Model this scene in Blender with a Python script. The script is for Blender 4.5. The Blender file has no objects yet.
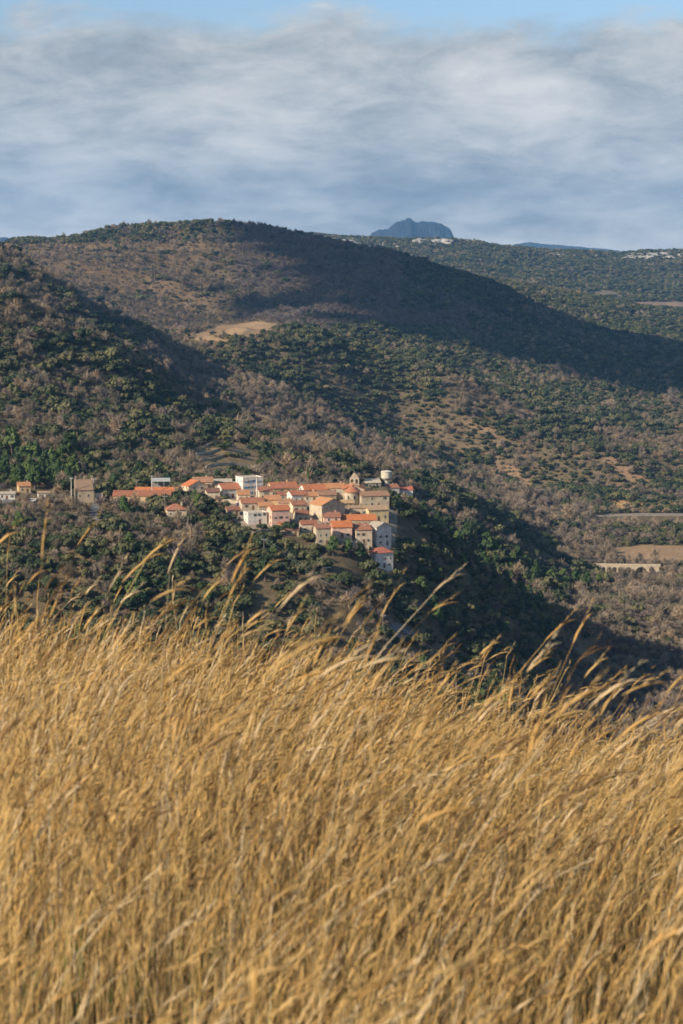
import bpy, bmesh, math, random
import numpy as np
from mathutils import Vector, Matrix, noise as mnoise
random.seed(7); rng = np.random.default_rng(11)
R = math.radians
scene = bpy.context.scene
COL = scene.collection
PI = math.pi

# ------------------------------------------------------------------ camera
F = 70.0 / 36.0 * 1024.0
CX = 341.5
AL = math.atan(212.0 / F)                      # the camera looks slightly down
def tanel(py): return np.tan(np.arctan((512.0 - np.asarray(py, float)) / F) - AL)
cd = bpy.data.cameras.new('camera'); cam = bpy.data.objects.new('camera', cd); COL.objects.link(cam)
cd.sensor_fit = 'VERTICAL'; cd.sensor_height = 36; cd.lens = 70
cam.location = (0, 0, 0); cam.rotation_euler = (PI / 2 - AL, 0, 0)
cd.clip_start = 0.1; cd.clip_end = 90000
cd.dof.use_dof = True; cd.dof.focus_distance = 28.0; cd.dof.aperture_fstop = 6.6
scene.camera = cam

# ------------------------------------------------------------------ helpers
def tag(o, label=None, cat=None, group=None, kind=None):
    if label: o['label'] = label
    if cat: o['category'] = cat
    if group: o['group'] = group
    if kind: o['kind'] = kind
    return o
def empty(name, loc=(0, 0, 0), rz=0.0):
    o = bpy.data.objects.new(name, None); COL.objects.link(o)
    o.location = loc; o.rotation_euler = (0, 0, rz); o.empty_display_size = 0.5
    return o
class MB:
    """collects vertices and faces and links them as one mesh object"""
    def __init__(s): s.v = []; s.f = []
    def add(s, vs, fs):
        n = len(s.v); s.v += [tuple(p) for p in vs]; s.f += [tuple(i + n for i in f) for f in fs]; return s
    def box(s, x0, x1, y0, y1, z0, z1):
        v = [(x0,y0,z0),(x1,y0,z0),(x1,y1,z0),(x0,y1,z0),(x0,y0,z1),(x1,y0,z1),(x1,y1,z1),(x0,y1,z1)]
        return s.add(v, [(3,2,1,0),(4,5,6,7),(0,1,5,4),(1,2,6,5),(2,3,7,6),(3,0,4,7)])
    def prism(s, poly, y0, y1):
        """poly: (x, z) outline counter-clockwise, extruded along y"""
        n = len(poly)
        v = [(x, y0, z) for x, z in poly] + [(x, y1, z) for x, z in poly]
        f = [tuple(range(n)), tuple(range(2*n-1, n-1, -1))]
        for i in range(n):
            j = (i + 1) % n; f.append((i, i + n, j + n, j))
        return s.add(v, f)
    def tube(s, pts, rad, seg=6):
        pts = [Vector(p) for p in pts]; n = len(s.v); rings = []
        for i, p in enumerate(pts):
            d = (pts[min(i+1, len(pts)-1)] - pts[max(i-1, 0)]).normalized()
            a = d.orthogonal().normalized(); b = d.cross(a)
            r = rad[i] if isinstance(rad, (list, tuple)) else rad
            for k in range(seg):
                t = 2*PI*k/seg; s.v.append(tuple(p + (a*math.cos(t) + b*math.sin(t))*r))
        for i in range(len(pts)-1):
            for k in range(seg):
                q = (k+1) % seg
                s.f.append((n+i*seg+k, n+i*seg+q, n+(i+1)*seg+q, n+(i+1)*seg+k))
        s.f.append(tuple(n+k for k in reversed(range(seg)))); m = n+(len(pts)-1)*seg
        s.f.append(tuple(m+k for k in range(seg)))
        return s
    def lathe(s, prof, cx=0, cy=0, seg=20, a0=0.0, a1=2*PI):
        n = len(s.v); full = abs(a1 - a0 - 2*PI) < 1e-6; cols = seg if full else seg + 1
        for r, z in prof:
            for k in range(cols):
                t = a0 + (a1 - a0) * k / seg; s.v.append((cx + r*math.cos(t), cy + r*math.sin(t), z))
        for i in range(len(prof)-1):
            for k in range(seg):
                q = (k+1) % cols
                s.f.append((n+i*cols+k, n+i*cols+q, n+(i+1)*cols+q, n+(i+1)*cols+k))
        return s
    def mesh(s, name, mat):
        me = bpy.data.meshes.new(name); me.from_pydata(s.v, [], s.f); me.update()
        if mat: me.materials.append(mat)
        return me
    def build(s, name, mat, parent=None):
        o = bpy.data.objects.new(name, s.mesh(name, mat)); COL.objects.link(o)
        if parent: o.parent = parent
        return o
def fast_mesh(name, verts, loops, sizes, mat=None):
    me = bpy.data.meshes.new(name)
    me.vertices.add(len(verts)); me.vertices.foreach_set('co', np.asarray(verts, np.float32).ravel())
    me.loops.add(len(loops)); me.loops.foreach_set('vertex_index', np.asarray(loops, np.int32))
    me.polygons.add(len(sizes))
    st = np.concatenate([[0], np.cumsum(sizes)[:-1]]).astype(np.int32)
    me.polygons.foreach_set('loop_start', st)
    me.update(calc_edges=True)
    if mat: me.materials.append(mat)
    return me

# ------------------------------------------------------------------ materials
def newmat(name):
    m = bpy.data.materials.new(name); m.use_nodes = True
    nt = m.node_tree; b = nt.nodes['Principled BSDF']
    b.inputs['Roughness'].default_value = 0.85
    b.inputs['Specular IOR Level'].default_value = 0.2
    return m, nt, b
def N(nt, t, **kw):
    n = nt.nodes.new(t)
    for k, v in kw.items(): setattr(n, k, v)
    return n
def ramp(nt, stops, interp='LINEAR'):
    n = nt.nodes.new('ShaderNodeValToRGB'); cr = n.color_ramp; cr.interpolation = interp
    while len(cr.elements) < len(stops): cr.elements.new(0.5)
    for e, (p, c) in zip(cr.elements, stops): e.position = p; e.color = (*c, 1)
    return n
_mc = {}
def plain(name, c, rough=0.85, var=0.18, scale=0.6, bump=0.0, spec=0.2):
    """plaster, stone or paint: base colour with blotches and fine grain"""
    if name in _mc: return _mc[name]
    m, nt, b = newmat(name); b.inputs['Roughness'].default_value = rough
    b.inputs['Specular IOR Level'].default_value = spec
    tc = N(nt, 'ShaderNodeTexCoord'); no = N(nt, 'ShaderNodeTexNoise')
    no.inputs['Scale'].default_value = scale; no.inputs['Detail'].default_value = 6; no.inputs['Roughness'].default_value = 0.65
    nt.links.new(tc.outputs['Object'], no.inputs['Vector'])
    lo = tuple(x*(1-var) for x in c); hi = tuple(min(1, x*(1+var)) for x in c)
    rp = ramp(nt, [(0.3, lo), (0.7, hi)])
    nt.links.new(no.outputs['Fac'], rp.inputs['Fac']); nt.links.new(rp.outputs['Color'], b.inputs['Base Color'])
    if bump:
        bp = N(nt, 'ShaderNodeBump'); bp.inputs['Strength'].default_value = bump; bp.inputs['Distance'].default_value = 0.1
        nt.links.new(no.outputs['Fac'], bp.inputs['Height']); nt.links.new(bp.outputs['Normal'], b.inputs['Normal'])
    _mc[name] = m; return m
def stone(name, c):
    if name in _mc: return _mc[name]
    m, nt, b = newmat(name)
    tc = N(nt, 'ShaderNodeTexCoord'); vo = N(nt, 'ShaderNodeTexVoronoi'); vo.inputs['Scale'].default_value = 2.2
    no = N(nt, 'ShaderNodeTexNoise'); no.inputs['Scale'].default_value = 0.5; no.inputs['Detail'].default_value = 7
    nt.links.new(tc.outputs['Object'], vo.inputs['Vector']); nt.links.new(tc.outputs['Object'], no.inputs['Vector'])
    rp = ramp(nt, [(0.25, tuple(x*0.7 for x in c)), (0.75, tuple(min(1, x*1.25) for x in c))])
    mx = N(nt, 'ShaderNodeMix', data_type='RGBA', blend_type='MULTIPLY'); mx.inputs[0].default_value = 0.5
    nt.links.new(no.outputs['Fac'], rp.inputs['Fac'])
    r2 = ramp(nt, [(0.0, (0.6, 0.6, 0.6)), (1.0, (1.1, 1.05, 1.0))])
    sp = N(nt, 'ShaderNodeSeparateColor'); nt.links.new(vo.outputs['Color'], sp.inputs[0])
    nt.links.new(sp.outputs[0], r2.inputs['Fac'])
    nt.links.new(rp.outputs['Color'], mx.inputs[6]); nt.links.new(r2.outputs['Color'], mx.inputs[7])
    nt.links.new(mx.outputs[2], b.inputs['Base Color'])
    _mc[name] = m; return m
def tiles(name, c):
    """roman tile roof: rows of tiles, mottled"""
    if name in _mc: return _mc[name]
    m, nt, b = newmat(name)
    tc = N(nt, 'ShaderNodeTexCoord')
    no = N(nt, 'ShaderNodeTexNoise'); no.inputs['Scale'].default_value = 0.9; no.inputs['Detail'].default_value = 8; no.inputs['Roughness'].default_value = 0.75
    nt.links.new(tc.outputs['Object'], no.inputs['Vector'])
    rp = ramp(nt, [(0.25, tuple(x*0.6 for x in c)), (0.5, c), (0.78, tuple(min(1, x*1.35+0.02) for x in c))])
    nt.links.new(no.outputs['Fac'], rp.inputs['Fac'])
    wv = N(nt, 'ShaderNodeTexWave'); wv.inputs['Scale'].default_value = 1.4; wv.inputs['Distortion'].default_value = 0.6
    nt.links.new(tc.outputs['Object'], wv.inputs['Vector'])
    bp = N(nt, 'ShaderNodeBump'); bp.inputs['Strength'].default_value = 0.6; bp.inputs['Distance'].default_value = 0.12
    nt.links.new(wv.outputs['Fac'], bp.inputs['Height']); nt.links.new(bp.outputs['Normal'], b.inputs['Normal'])
    # every roof has weathered to a tone of its own
    oi = N(nt, 'ShaderNodeObjectInfo'); hs = N(nt, 'ShaderNodeHueSaturation')
    r1 = N(nt, 'ShaderNodeMapRange'); r1.inputs[3].default_value = .88; r1.inputs[4].default_value = 1.12
    r2 = N(nt, 'ShaderNodeMapRange'); r2.inputs[3].default_value = .70; r2.inputs[4].default_value = 1.12
    nt.links.new(oi.outputs['Random'], r1.inputs[0]); nt.links.new(oi.outputs['Random'], r2.inputs[0])
    nt.links.new(r1.outputs[0], hs.inputs['Saturation']); nt.links.new(r2.outputs[0], hs.inputs['Value'])
    nt.links.new(rp.outputs['Color'], hs.inputs['Color']); nt.links.new(hs.outputs['Color'], b.inputs['Base Color'])
    _mc[name] = m; return m
def foliage(name, stops, transl=0.0):
    """each plant takes its own tint out of the ramp, with clumps of lighter and darker leaves"""
    m, nt, b = newmat(name); b.inputs['Roughness'].default_value = 0.7; b.inputs['Specular IOR Level'].default_value = 0.15
    oi = N(nt, 'ShaderNodeObjectInfo'); tc = N(nt, 'ShaderNodeTexCoord')
    no = N(nt, 'ShaderNodeTexNoise'); no.inputs['Scale'].default_value = 2.5; no.inputs['Detail'].default_value = 3
    nt.links.new(tc.outputs['Object'], no.inputs['Vector'])
    ma = N(nt, 'ShaderNodeMath', operation='MULTIPLY_ADD'); ma.inputs[1].default_value = 0.5; 
    nt.links.new(no.outputs['Fac'], ma.inputs[0])
    m2 = N(nt, 'ShaderNodeMath', operation='MULTIPLY_ADD'); m2.inputs[1].default_value = 0.85; m2.inputs[2].default_value = -0.18
    nt.links.new(oi.outputs['Random'], m2.inputs[0]); nt.links.new(m2.outputs[0], ma.inputs[2])
    rp = ramp(nt, stops); nt.links.new(ma.outputs[0], rp.inputs['Fac'])
    nt.links.new(rp.outputs['Color'], b.inputs['Base Color'])
    if transl:
        tr = N(nt, 'ShaderNodeBsdfTranslucent'); mx = N(nt, 'ShaderNodeMixShader'); mx.inputs[0].default_value = transl
        nt.links.new(rp.outputs['Color'], tr.inputs['Color']); nt.links.new(b.outputs[0], mx.inputs[1]); nt.links.new(tr.outputs[0], mx.inputs[2])
        nt.links.new(mx.outputs[0], nt.nodes['Material Output'].inputs['Surface'])
    return m
M_OAK = foliage('oak_leaves', [(0.0, (0.022, 0.033, 0.017)), (0.35, (0.045, 0.060, 0.026)), (0.62, (0.082, 0.088, 0.038)), (1.0, (0.155, 0.14, 0.06))])
M_BARE = foliage('bare_twigs', [(0.0, (0.12, 0.10, 0.075)), (0.4, (0.205, 0.17, 0.12)), (0.7, (0.30, 0.23, 0.165)), (1.0, (0.38, 0.27, 0.16))])
M_PURP = foliage('young_bare_twigs', [(0.0, (0.11, 0.09, 0.09)), (0.5, (0.17, 0.135, 0.125)), (1.0, (0.24, 0.185, 0.15))])
M_PINE = foliage('pine_needles', [(0.0, (0.026, 0.045, 0.018)), (0.5, (0.055, 0.09, 0.028)), (1.0, (0.11, 0.145, 0.04))])
M_SCRUB = foliage('scrub_leaves', [(0.0, (0.06, 0.065, 0.03)), (0.4, (0.12, 0.105, 0.05)), (0.75, (0.21, 0.155, 0.075)), (1.0, (0.27, 0.19, 0.09))])
M_BARK = plain('bark', (0.12, 0.09, 0.07))

# ------------------------------------------------------------------ terrain
def vnoise(x, y, seed=0):
    xi = np.floor(x).astype(np.int64); yi = np.floor(y).astype(np.int64); fx = x - xi; fy = y - yi
    fx = fx*fx*fx*(fx*(fx*6-15)+10); fy = fy*fy*fy*(fy*(fy*6-15)+10)
    def h(a, b):
        n = (a*374761393 + b*668265263 + seed*1274126177) & 0x7fffffff
        n = ((n ^ (n >> 13)) * 1274126177) & 0x7fffffff
        return ((n ^ (n >> 16)) & 0xffff) / 65535.0
    return (h(xi,yi)*(1-fx)+h(xi+1,yi)*fx)*(1-fy) + (h(xi,yi+1)*(1-fx)+h(xi+1,yi+1)*fx)*fy
def fbm(x, y, wl, oct=4, seed=0, gain=0.5):
    s = 0; a = 1; t = 0
    for i in range(oct):
        s = s + a*vnoise(x/wl + 13.7*i, y/wl - 7.1*i, seed+i); t += a; a *= gain; wl /= 2.03
    return s/t

# Feature lines: each row gives, over the bearings PXN, the distance and the height
# (H entries are pixel rows of the photograph turned into heights at that distance; Z entries are metres)
PXN = [-200, 0, 50, 100, 150, 200, 250, 300, 350, 400, 450, 500, 560, 600, 683, 880]
def row(Y, vals, zmode=False):
    Y = np.full(len(PXN), Y, float) if np.isscalar(Y) else np.array(Y, float)
    v = np.array(vals, float)
    return Y, (v if zmode else tanel(v) * Y)
rows = [
 row(8,  [-1.15-8*s for s in (.110,.116,.119,.123,.128,.133,.139,.145,.151,.157,.162,.167,.174,.178,.184,.190)], True),
 row(19, [734,742,747,752,758,765,773,782,791,799,808,818,832,842,858,874]),
 row(34, [792,800,805,810,816,823,831,840,849,857,866,876,890,900,916,932]),
 row([500,500,500,500,500,500,505,520,540,560,600,650,740,800,850,850],
     [-150,-150,-151,-152,-153,-155,-156,-158,-161,-165,-172,-180,-192,-200,-206,-206], True),
 row([780,780,780,780,780,780,780,780,785,800,840,880,950,1000,1000,1000],
     [650,650,652,655,658,662,670,680,688,694,690,686,690,694,702,710]),
 row([870,870,870,870,872,880,882,885,885,892,925,960,1040,1100,1130,1150],
     [540,540,538,536,540,545,552,560,572,600,608,622,640,645,645,645]),
 row([1000,1000,1000,1000,1000,1000,995,990,985,982,1000,1030,1100,1150,1200,1200],
     [488,488,490,492,491,490,491,492,494,503,545,590,622,624,620,620]),
 row([1060,1060,1060,1060,1060,1060,1070,1080,1100,1120,1160,1200,1260,1300,1320,1320],
     [470,472,472,474,478,481,488,496,515,548,565,580,592,597,598,598]),
 row([1250,1250,1260,1280,1290,1300,1320,1330,1360,1400,1450,1450,1480,1500,1500,1500],
     [395,400,402,408,425,442,452,463,476,488,503,532,558,570,571,572]),
 row([1550,1550,1560,1580,1600,1620,1640,1650,1650,1640,1640,1650,1680,1700,1700,1700],
     [280,302,322,345,372,404,430,454,477,492,500,513,528,535,536,538]),
 row([1680,1680,1690,1700,1715,1730,1750,1780,1830,1860,1880,1900,1880,1850,1800,1800],
     [-30,-52,-72,-92,-108,-122,-134,-144,-154,-165,-179,-191,-198,-202,-201,-200], True),
 row([2100,2100,2100,2100,2120,2150,2150,2150,2180,2200,2180,2150,2100,2050,2050,2050],
     [232,252,276,308,336,366,378,399,420,445,462,479,493,500,503,508]),
 row([2350,2350,2350,2350,2380,2400,2400,2400,2400,2400,2380,2350,2320,2300,2300,2300],
     [268,292,306,330,340,342,334,326,332,351,378,404,426,440,455,462]),
 row(2600, [262,286,300,318,332,333,334,334,342,364,380,394,408,416,425,432]),
 row(2900, [250,276,284,296,310,319,320,314,318,330,346,362,374,381,390,398]),
 row(3300, [240,260,259,258,259,260,264,270,279,292,306,325,343,353,363,375]),
 row(3700, [236,247,240,232,229,223.5,228,237,247,258,272,290,317,333,352,372]),
 row(4100, [60,70,82,92,95,97,80,60,42,28,6,-14,-42,-60,-92,-110], True),
 row(4700, [280,280,280,280,280,280,280,278,274,272,276,283,294,303,319,336]),
 row(5200, [280,280,280,280,280,280,280,282,282,280,282,285,294,301,309,318]),
 row(5700, [275,275,275,275,275,275,275,275,274,272,274,279,287,292,301.5,304]),
 row(6400, [255,255,255,255,255,255,254,252,254,256,258,262,267,271,276,280]),
 row(7000, [246,246,246,246,244,241,238,235.5,239,241,240.5,247,252,254,251.5,250]),
 row(7700, [110,110,110,110,120,130,140,150,140,130,120,100,85,80,90,90], True),
 row(10000, [0]*16, True),
 row(26000, [-260]*16, True),
 row(60000, [-700]*16, True),
]
FY = np.array([r[0] for r in rows]); FZ = np.array([r[1] for r in rows])
def smooth_cols(u):
    """Catmull-Rom across the bearings for every feature line"""
    p = np.array(PXN, float); u = np.clip(u, p[0], p[-1]); i = np.clip(np.searchsorted(p, u) - 1, 0, len(p)-2)
    t = (u - p[i])/(p[i+1]-p[i])
    def go(A):
        m = np.gradient(A, p, axis=1)
        h = (p[i+1]-p[i])
        return ((2*t**3-3*t**2+1)*A[:,i] + (t**3-2*t**2+t)*h*m[:,i] + (-2*t**3+3*t**2)*A[:,i+1] + (t**3-t**2)*h*m[:,i+1])
    return go(FY), go(FZ)
th_f = np.arctan((np.arange(-360, 1045, 1.7) - CX)/F)
th_l = np.linspace(-PI, th_f[0], 70)[:-1]; th_r = np.linspace(th_f[-1], PI, 70)[1:]
TH = np.concatenate([th_l, th_f, th_r])
RR = np.concatenate([np.geomspace(0.6, 45, 110)[:-1], np.geomspace(45, 700, 60)[:-1], np.geomspace(700, 3900, 560)[:-1],
                     np.geomspace(3900, 8000, 160)[:-1], np.geomspace(8000, 55000, 40)])
LR = np.log(RR)
cosT = np.cos(TH); tt = np.clip(TH, -1.2, 1.2)
U = CX + F*np.tan(tt)
fy, fz = smooth_cols(U)
ucl = np.clip(U, PXN[0], PXN[-1]); coscl = np.cos(np.arctan((ucl - CX)/F))
lx = np.log(fy/coscl)                           # radial distance of the features
lx = np.vstack([np.full((1, len(TH)), math.log(0.3)), lx]); fz = np.vstack([np.full((1, len(TH)), -1.18), fz])
away = np.clip((np.abs(TH) - 0.35)/0.9, 0, 1); away = away*away*(3-2*away)
far0 = np.arange(len(fz))[:, None] >= 2
fz = np.where(far0, fz*(1-away) + away*np.minimum(fz, -20.0), fz)
def pchip(x, y, xq):
    h = np.diff(x, axis=0); d = np.diff(y, axis=0)/h
    m = np.zeros_like(y); w1 = 2*h[1:]+h[:-1]; w2 = h[1:]+2*h[:-1]
    same = d[:-1]*d[1:] > 0
    with np.errstate(divide='ignore', invalid='ignore'):
        hm = (w1+w2)/(w1/d[:-1] + w2/d[1:])
    m[1:-1] = np.where(same, hm, 0); m[0] = d[0]; m[-1] = d[-1]
    out = np.empty((len(xq), x.shape[1]))
    for c in range(x.shape[1]):
        i = np.clip(np.searchsorted(x[:, c], xq) - 1, 0, x.shape[0]-2)
        t = np.clip((xq - x[i, c])/h[i, c], 0, 1); hh = h[i, c]
        out[:, c] = (2*t**3-3*t**2+1)*y[i, c]+(t**3-2*t**2+t)*hh*m[i, c]+(-2*t**3+3*t**2)*y[i+1, c]+(t**3-t**2)*hh*m[i+1, c]
    return out
ZG = pchip(lx, fz, LR)
XG = RR[:, None]*np.sin(TH)[None]; YG = RR[:, None]*np.cos(TH)[None]; RG = np.repeat(RR[:, None], len(TH), 1)
def bump01(a, lo, hi): t = np.clip((a-lo)/(hi-lo), 0, 1); return t*t*(3-2*t)
# gullies and knolls
ridg = 1 - np.abs(2*fbm(XG, YG, 230, 3, 5) - 1)*2
A1 = 17*bump01(RG, 1080, 1350)*(1-0.35*bump01(RG, 3500, 3700)) + 14*bump01(RG, 5300, 6300)*(1-bump01(RG, 6600, 7000))
UG = np.repeat(U[None], len(RR), 0)
flat = np.clip(1 - bump01(UG, 520, 600)*(1-bump01(RG, 1950, 2150)), 0.08, 1)         # the valley floor is smooth
ZG += A1*(ridg-0.45)*flat
ZG += (fbm(XG, YG, 70, 3, 9)-0.5)*(5*bump01(RG, 1050, 1200)+3.0*bump01(RG, 600, 700))*flat
ZG += (fbm(XG, YG, 18, 2, 19)-0.5)*1.6*bump01(RG, 600, 700)*flat
ZG += (fbm(XG, YG, 3.0, 3, 29)-0.5)*0.22*bump01(RG, 1.5, 6)
def ground(x, y):
    x = np.asarray(x, float); y = np.asarray(y, float)
    th = np.arctan2(x, y); lr = np.log(np.maximum(np.hypot(x, y), 0.61))
    ci = np.interp(th, TH, np.arange(len(TH))); ri = np.interp(lr, LR, np.arange(len(LR)))
    c0 = np.minimum(ci.astype(int), len(TH)-2); r0 = np.minimum(ri.astype(int), len(LR)-2); fc = ci-c0; fr = ri-r0
    return ((ZG[r0, c0]*(1-fc)+ZG[r0, c0+1]*fc)*(1-fr) + (ZG[r0+1, c0]*(1-fc)+ZG[r0+1, c0+1]*fc)*fr)
def ray(px, py):
    u = (px-CX)/F; v = (512-py)/F
    d = Vector((u, math.cos(AL)+v*math.sin(AL), -math.sin(AL)+v*math.cos(AL)))
    return d/d.y
def hit(px, py, Y0=600, Y1=9000):
    d = ray(px, py); Ys = np.geomspace(Y0, Y1, 4000)
    g = ground(d.x*Ys, Ys) - d.z*Ys
    k = np.argmax(g > 0) if (g > 0).any() else len(Ys)-1
    Y = Ys[k]; return Vector((d.x*Y, Y, float(ground(d.x*Y, Y))))
def project(x, y, z):
    fy_ = y*math.cos(AL) - z*math.sin(AL); up = y*math.sin(AL) + z*math.cos(AL)
    return CX + F*x/fy_, 512 - F*up/fy_
# highest sightline so far along each bearing, to know what the hills hide
EL = ZG/RG; RM = np.maximum.accumulate(np.where(RG < 30, -9, EL), axis=0)
def hidden_by(x, y, z, margin=0.0):
    th = np.arctan2(x, y); r = np.hypot(x, y)*0.985
    ci = np.clip(np.rint(np.interp(th, TH, np.arange(len(TH)))).astype(int), 0, len(TH)-1)
    ri = np.interp(np.log(r), LR, np.arange(len(LR))).astype(int)
    return z/np.hypot(x, y) < RM[ri, ci] - margin

# land cover: vertices lie in fields, on roads, on rock
PXG, PYG = project(XG, np.maximum(YG, 0.1), ZG)
ok = (YG > 100)
def inpoly(px, py, poly):
    ins = np.zeros(np.shape(px), bool); n = len(poly)
    for i in range(n):
        x1, y1 = poly[i]; x2, y2 = poly[(i+1) % n]
        c = ((y1 > py) != (y2 > py)); ins ^= c & (px < (x2-x1)*(py-y1)/((y2-y1)+1e-9)+x1)
    return ins
COVER = [  # (kind, Ymin, Ymax, outline over the land)
 ('field_tan', 2300, 2950, [(198,333),(222,325),(236,321),(262,322),(291,326),(270,333),(244,339),(222,337)]),
 ('field_tan', 2300, 2950, [(178,334),(200,333),(226,340),(262,345),(250,348),(205,343)]),
 ('field_pink', 4800, 5900, [(614,303),(640,301.5),(900,303),(900,311),(690,310),(640,307)]),
 ('field_pale', 4900, 5900, [(590,291),(612,290),(622,296),(600,297)]),
 ('field_tan', 1480, 1780, [(612,548),(640,545),(900,546),(900,563),(660,563),(618,560)]),
 ('road', 1700, 2300, [(596,514.5),(640,513),(900,514),(900,516.3),(640,515.8),(598,516.8)]),
 ('ochre', 1700, 2400, [(598,510),(606,501),(625,498),(655,500),(683,502),(683,512),(640,512)]),
 ('terrace', 1060, 1400, [(186,452),(214,440),(240,443),(262,450),(262,472),(225,474),(192,466)]),
 ('lane', 800, 1000, [(88,505),(98,503),(101,520),(106,540),(96,541),(91,522)]),
 ('lane', 760, 1000, [(396,622),(412,628),(421,640),(402,640),(385,630)]),
 ('lane', 980, 1060, [(-40,496),(60,494),(120,499),(120,503),(60,500),(-40,502)]),
 ('village', 860, 1040, [(182,496),(210,488),(262,483),(300,486),(345,486),(400,490),(395,545),(352,545),(300,535),(240,532),(225,505)]),
 ('grass', 870, 1200, [(175,490),(184,478),(225,472),(300,476),(300,482),(240,478)]),
 ('rock', 6300, 7300, [(285,236),(345,240),(345,246),(310,243)]),
]
CC = {'field_tan': (0.29,0.20,0.115), 'field_pink': (0.27,0.19,0.135), 'field_pale': (0.17,0.145,0.10), 'road': (0.27,0.23,0.18), 'ochre': (0.46,0.29,0.13),
      'terrace': (0.23,0.17,0.09), 'lane': (0.15,0.15,0.15), 'village': (0.27,0.225,0.17), 'grass': (0.17,0.15,0.07), 'rock': (0.45,0.43,0.40)}
base = np.zeros(XG.shape+(4,), np.float32); base[..., 3] = 1
n1 = fbm(XG, YG, 120, 4, 40)[..., None]; n2 = fbm(XG, YG, 14, 3, 50)[..., None]
soil = np.array([0.115, 0.10, 0.06])*(1-n1) + np.array([0.21, 0.155, 0.09])*n1
soil = soil*(0.55+0.5*n2)
base[..., :3] = soil
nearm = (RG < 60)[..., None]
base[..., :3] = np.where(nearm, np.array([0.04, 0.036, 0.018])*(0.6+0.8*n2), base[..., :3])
farm = bump01(RG, 3900, 4400)[..., None]
base[..., :3] = base[..., :3]*(1-farm) + farm*(np.array([0.075, 0.075, 0.045])*(0.75+0.5*n1))
orange = (bump01(UG, 430, 520)*bump01(RG, 1950, 2050)*(1-bump01(RG, 2350, 2600)))[..., None]*bump01(fbm(XG, YG, 45, 3, 61), 0.45, 0.62)[..., None]
base[..., :3] = base[..., :3]*(1-orange) + orange*np.array([0.27, 0.18, 0.105])
openl = ((1-bump01(UG, 180, 260))*bump01(RG, 2750, 2900)*(1-bump01(RG, 3650, 3750)))[..., None]
base[..., :3] = base[..., :3]*(1-openl) + openl*(np.array([0.15, 0.105, 0.06])*(0.7+0.7*n2))
KIND = np.zeros(XG.shape, np.uint8)
for k, (kd, a, b_, poly) in enumerate(COVER):
    mk = ok & (YG > a) & (YG < b_) & inpoly(PXG, PYG, poly)
    base[mk, :3] = np.array(CC[kd])*(0.82+0.36*n2[mk]); KIND[mk] = k+1
def cover_at(x, y):
    th = np.arctan2(x, y); lr = np.log(np.hypot(x, y))
    ci = np.rint(np.interp(th, TH, np.arange(len(TH)))).astype(int); ri = np.rint(np.interp(lr, LR, np.arange(len(LR)))).astype(int)
    return KIND[ri, ci]
nr, nc = XG.shape
verts = np.stack([XG, YG, ZG], -1).reshape(-1, 3)
idx = np.arange(nr*nc).reshape(nr, nc)
q = np.stack([idx[:-1, :-1], idx[1:, :-1], idx[1:, 1:], idx[:-1, 1:]], -1).reshape(-1, 4)[:, ::-1]
# centre cap below the camera
verts = np.vstack([verts, [[0, 0, -1.18]]]); cc = nr*nc
cap = np.stack([idx[0, :-1], idx[0, 1:], np.full(nc-1, cc)], -1)[:, ::-1]
mt, nt, b = newmat('land')
at = N(nt, 'ShaderNodeAttribute', attribute_name='cover')
geo = N(nt, 'ShaderNodeNewGeometry'); no = N(nt, 'ShaderNodeTexNoise'); no.inputs['Scale'].default_value = 0.35; no.inputs['Detail'].default_value = 8; no.inputs['Roughness'].default_value = 0.7
nt.links.new(geo.outputs['Position'], no.inputs['Vector'])
rp = ramp(nt, [(0.3, (0.55, 0.55, 0.55)), (0.7, (1.35, 1.3, 1.25))])
mx = N(nt, 'ShaderNodeMix', data_type='RGBA', blend_type='MULTIPLY'); mx.inputs[0].default_value = 1
nt.links.new(no.outputs['Fac'], rp.inputs['Fac']); nt.links.new(at.outputs['Color'], mx.inputs[6]); nt.links.new(rp.outputs['Color'], mx.inputs[7])
nt.links.new(mx.outputs[2], b.inputs['Base Color']); b.inputs['Roughness'].default_value = 0.95; b.inputs['Specular IOR Level'].default_value = 0.05
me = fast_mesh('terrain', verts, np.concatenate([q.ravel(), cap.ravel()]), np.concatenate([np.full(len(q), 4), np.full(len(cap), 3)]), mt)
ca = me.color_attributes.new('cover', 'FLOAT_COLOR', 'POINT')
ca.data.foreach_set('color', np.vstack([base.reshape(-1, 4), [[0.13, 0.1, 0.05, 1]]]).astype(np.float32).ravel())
me.polygons.foreach_set('use_smooth', np.ones(len(me.polygons), bool))
terrain = bpy.data.objects.new('terrain', me); COL.objects.link(terrain); tag(terrain, kind='structure')

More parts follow.
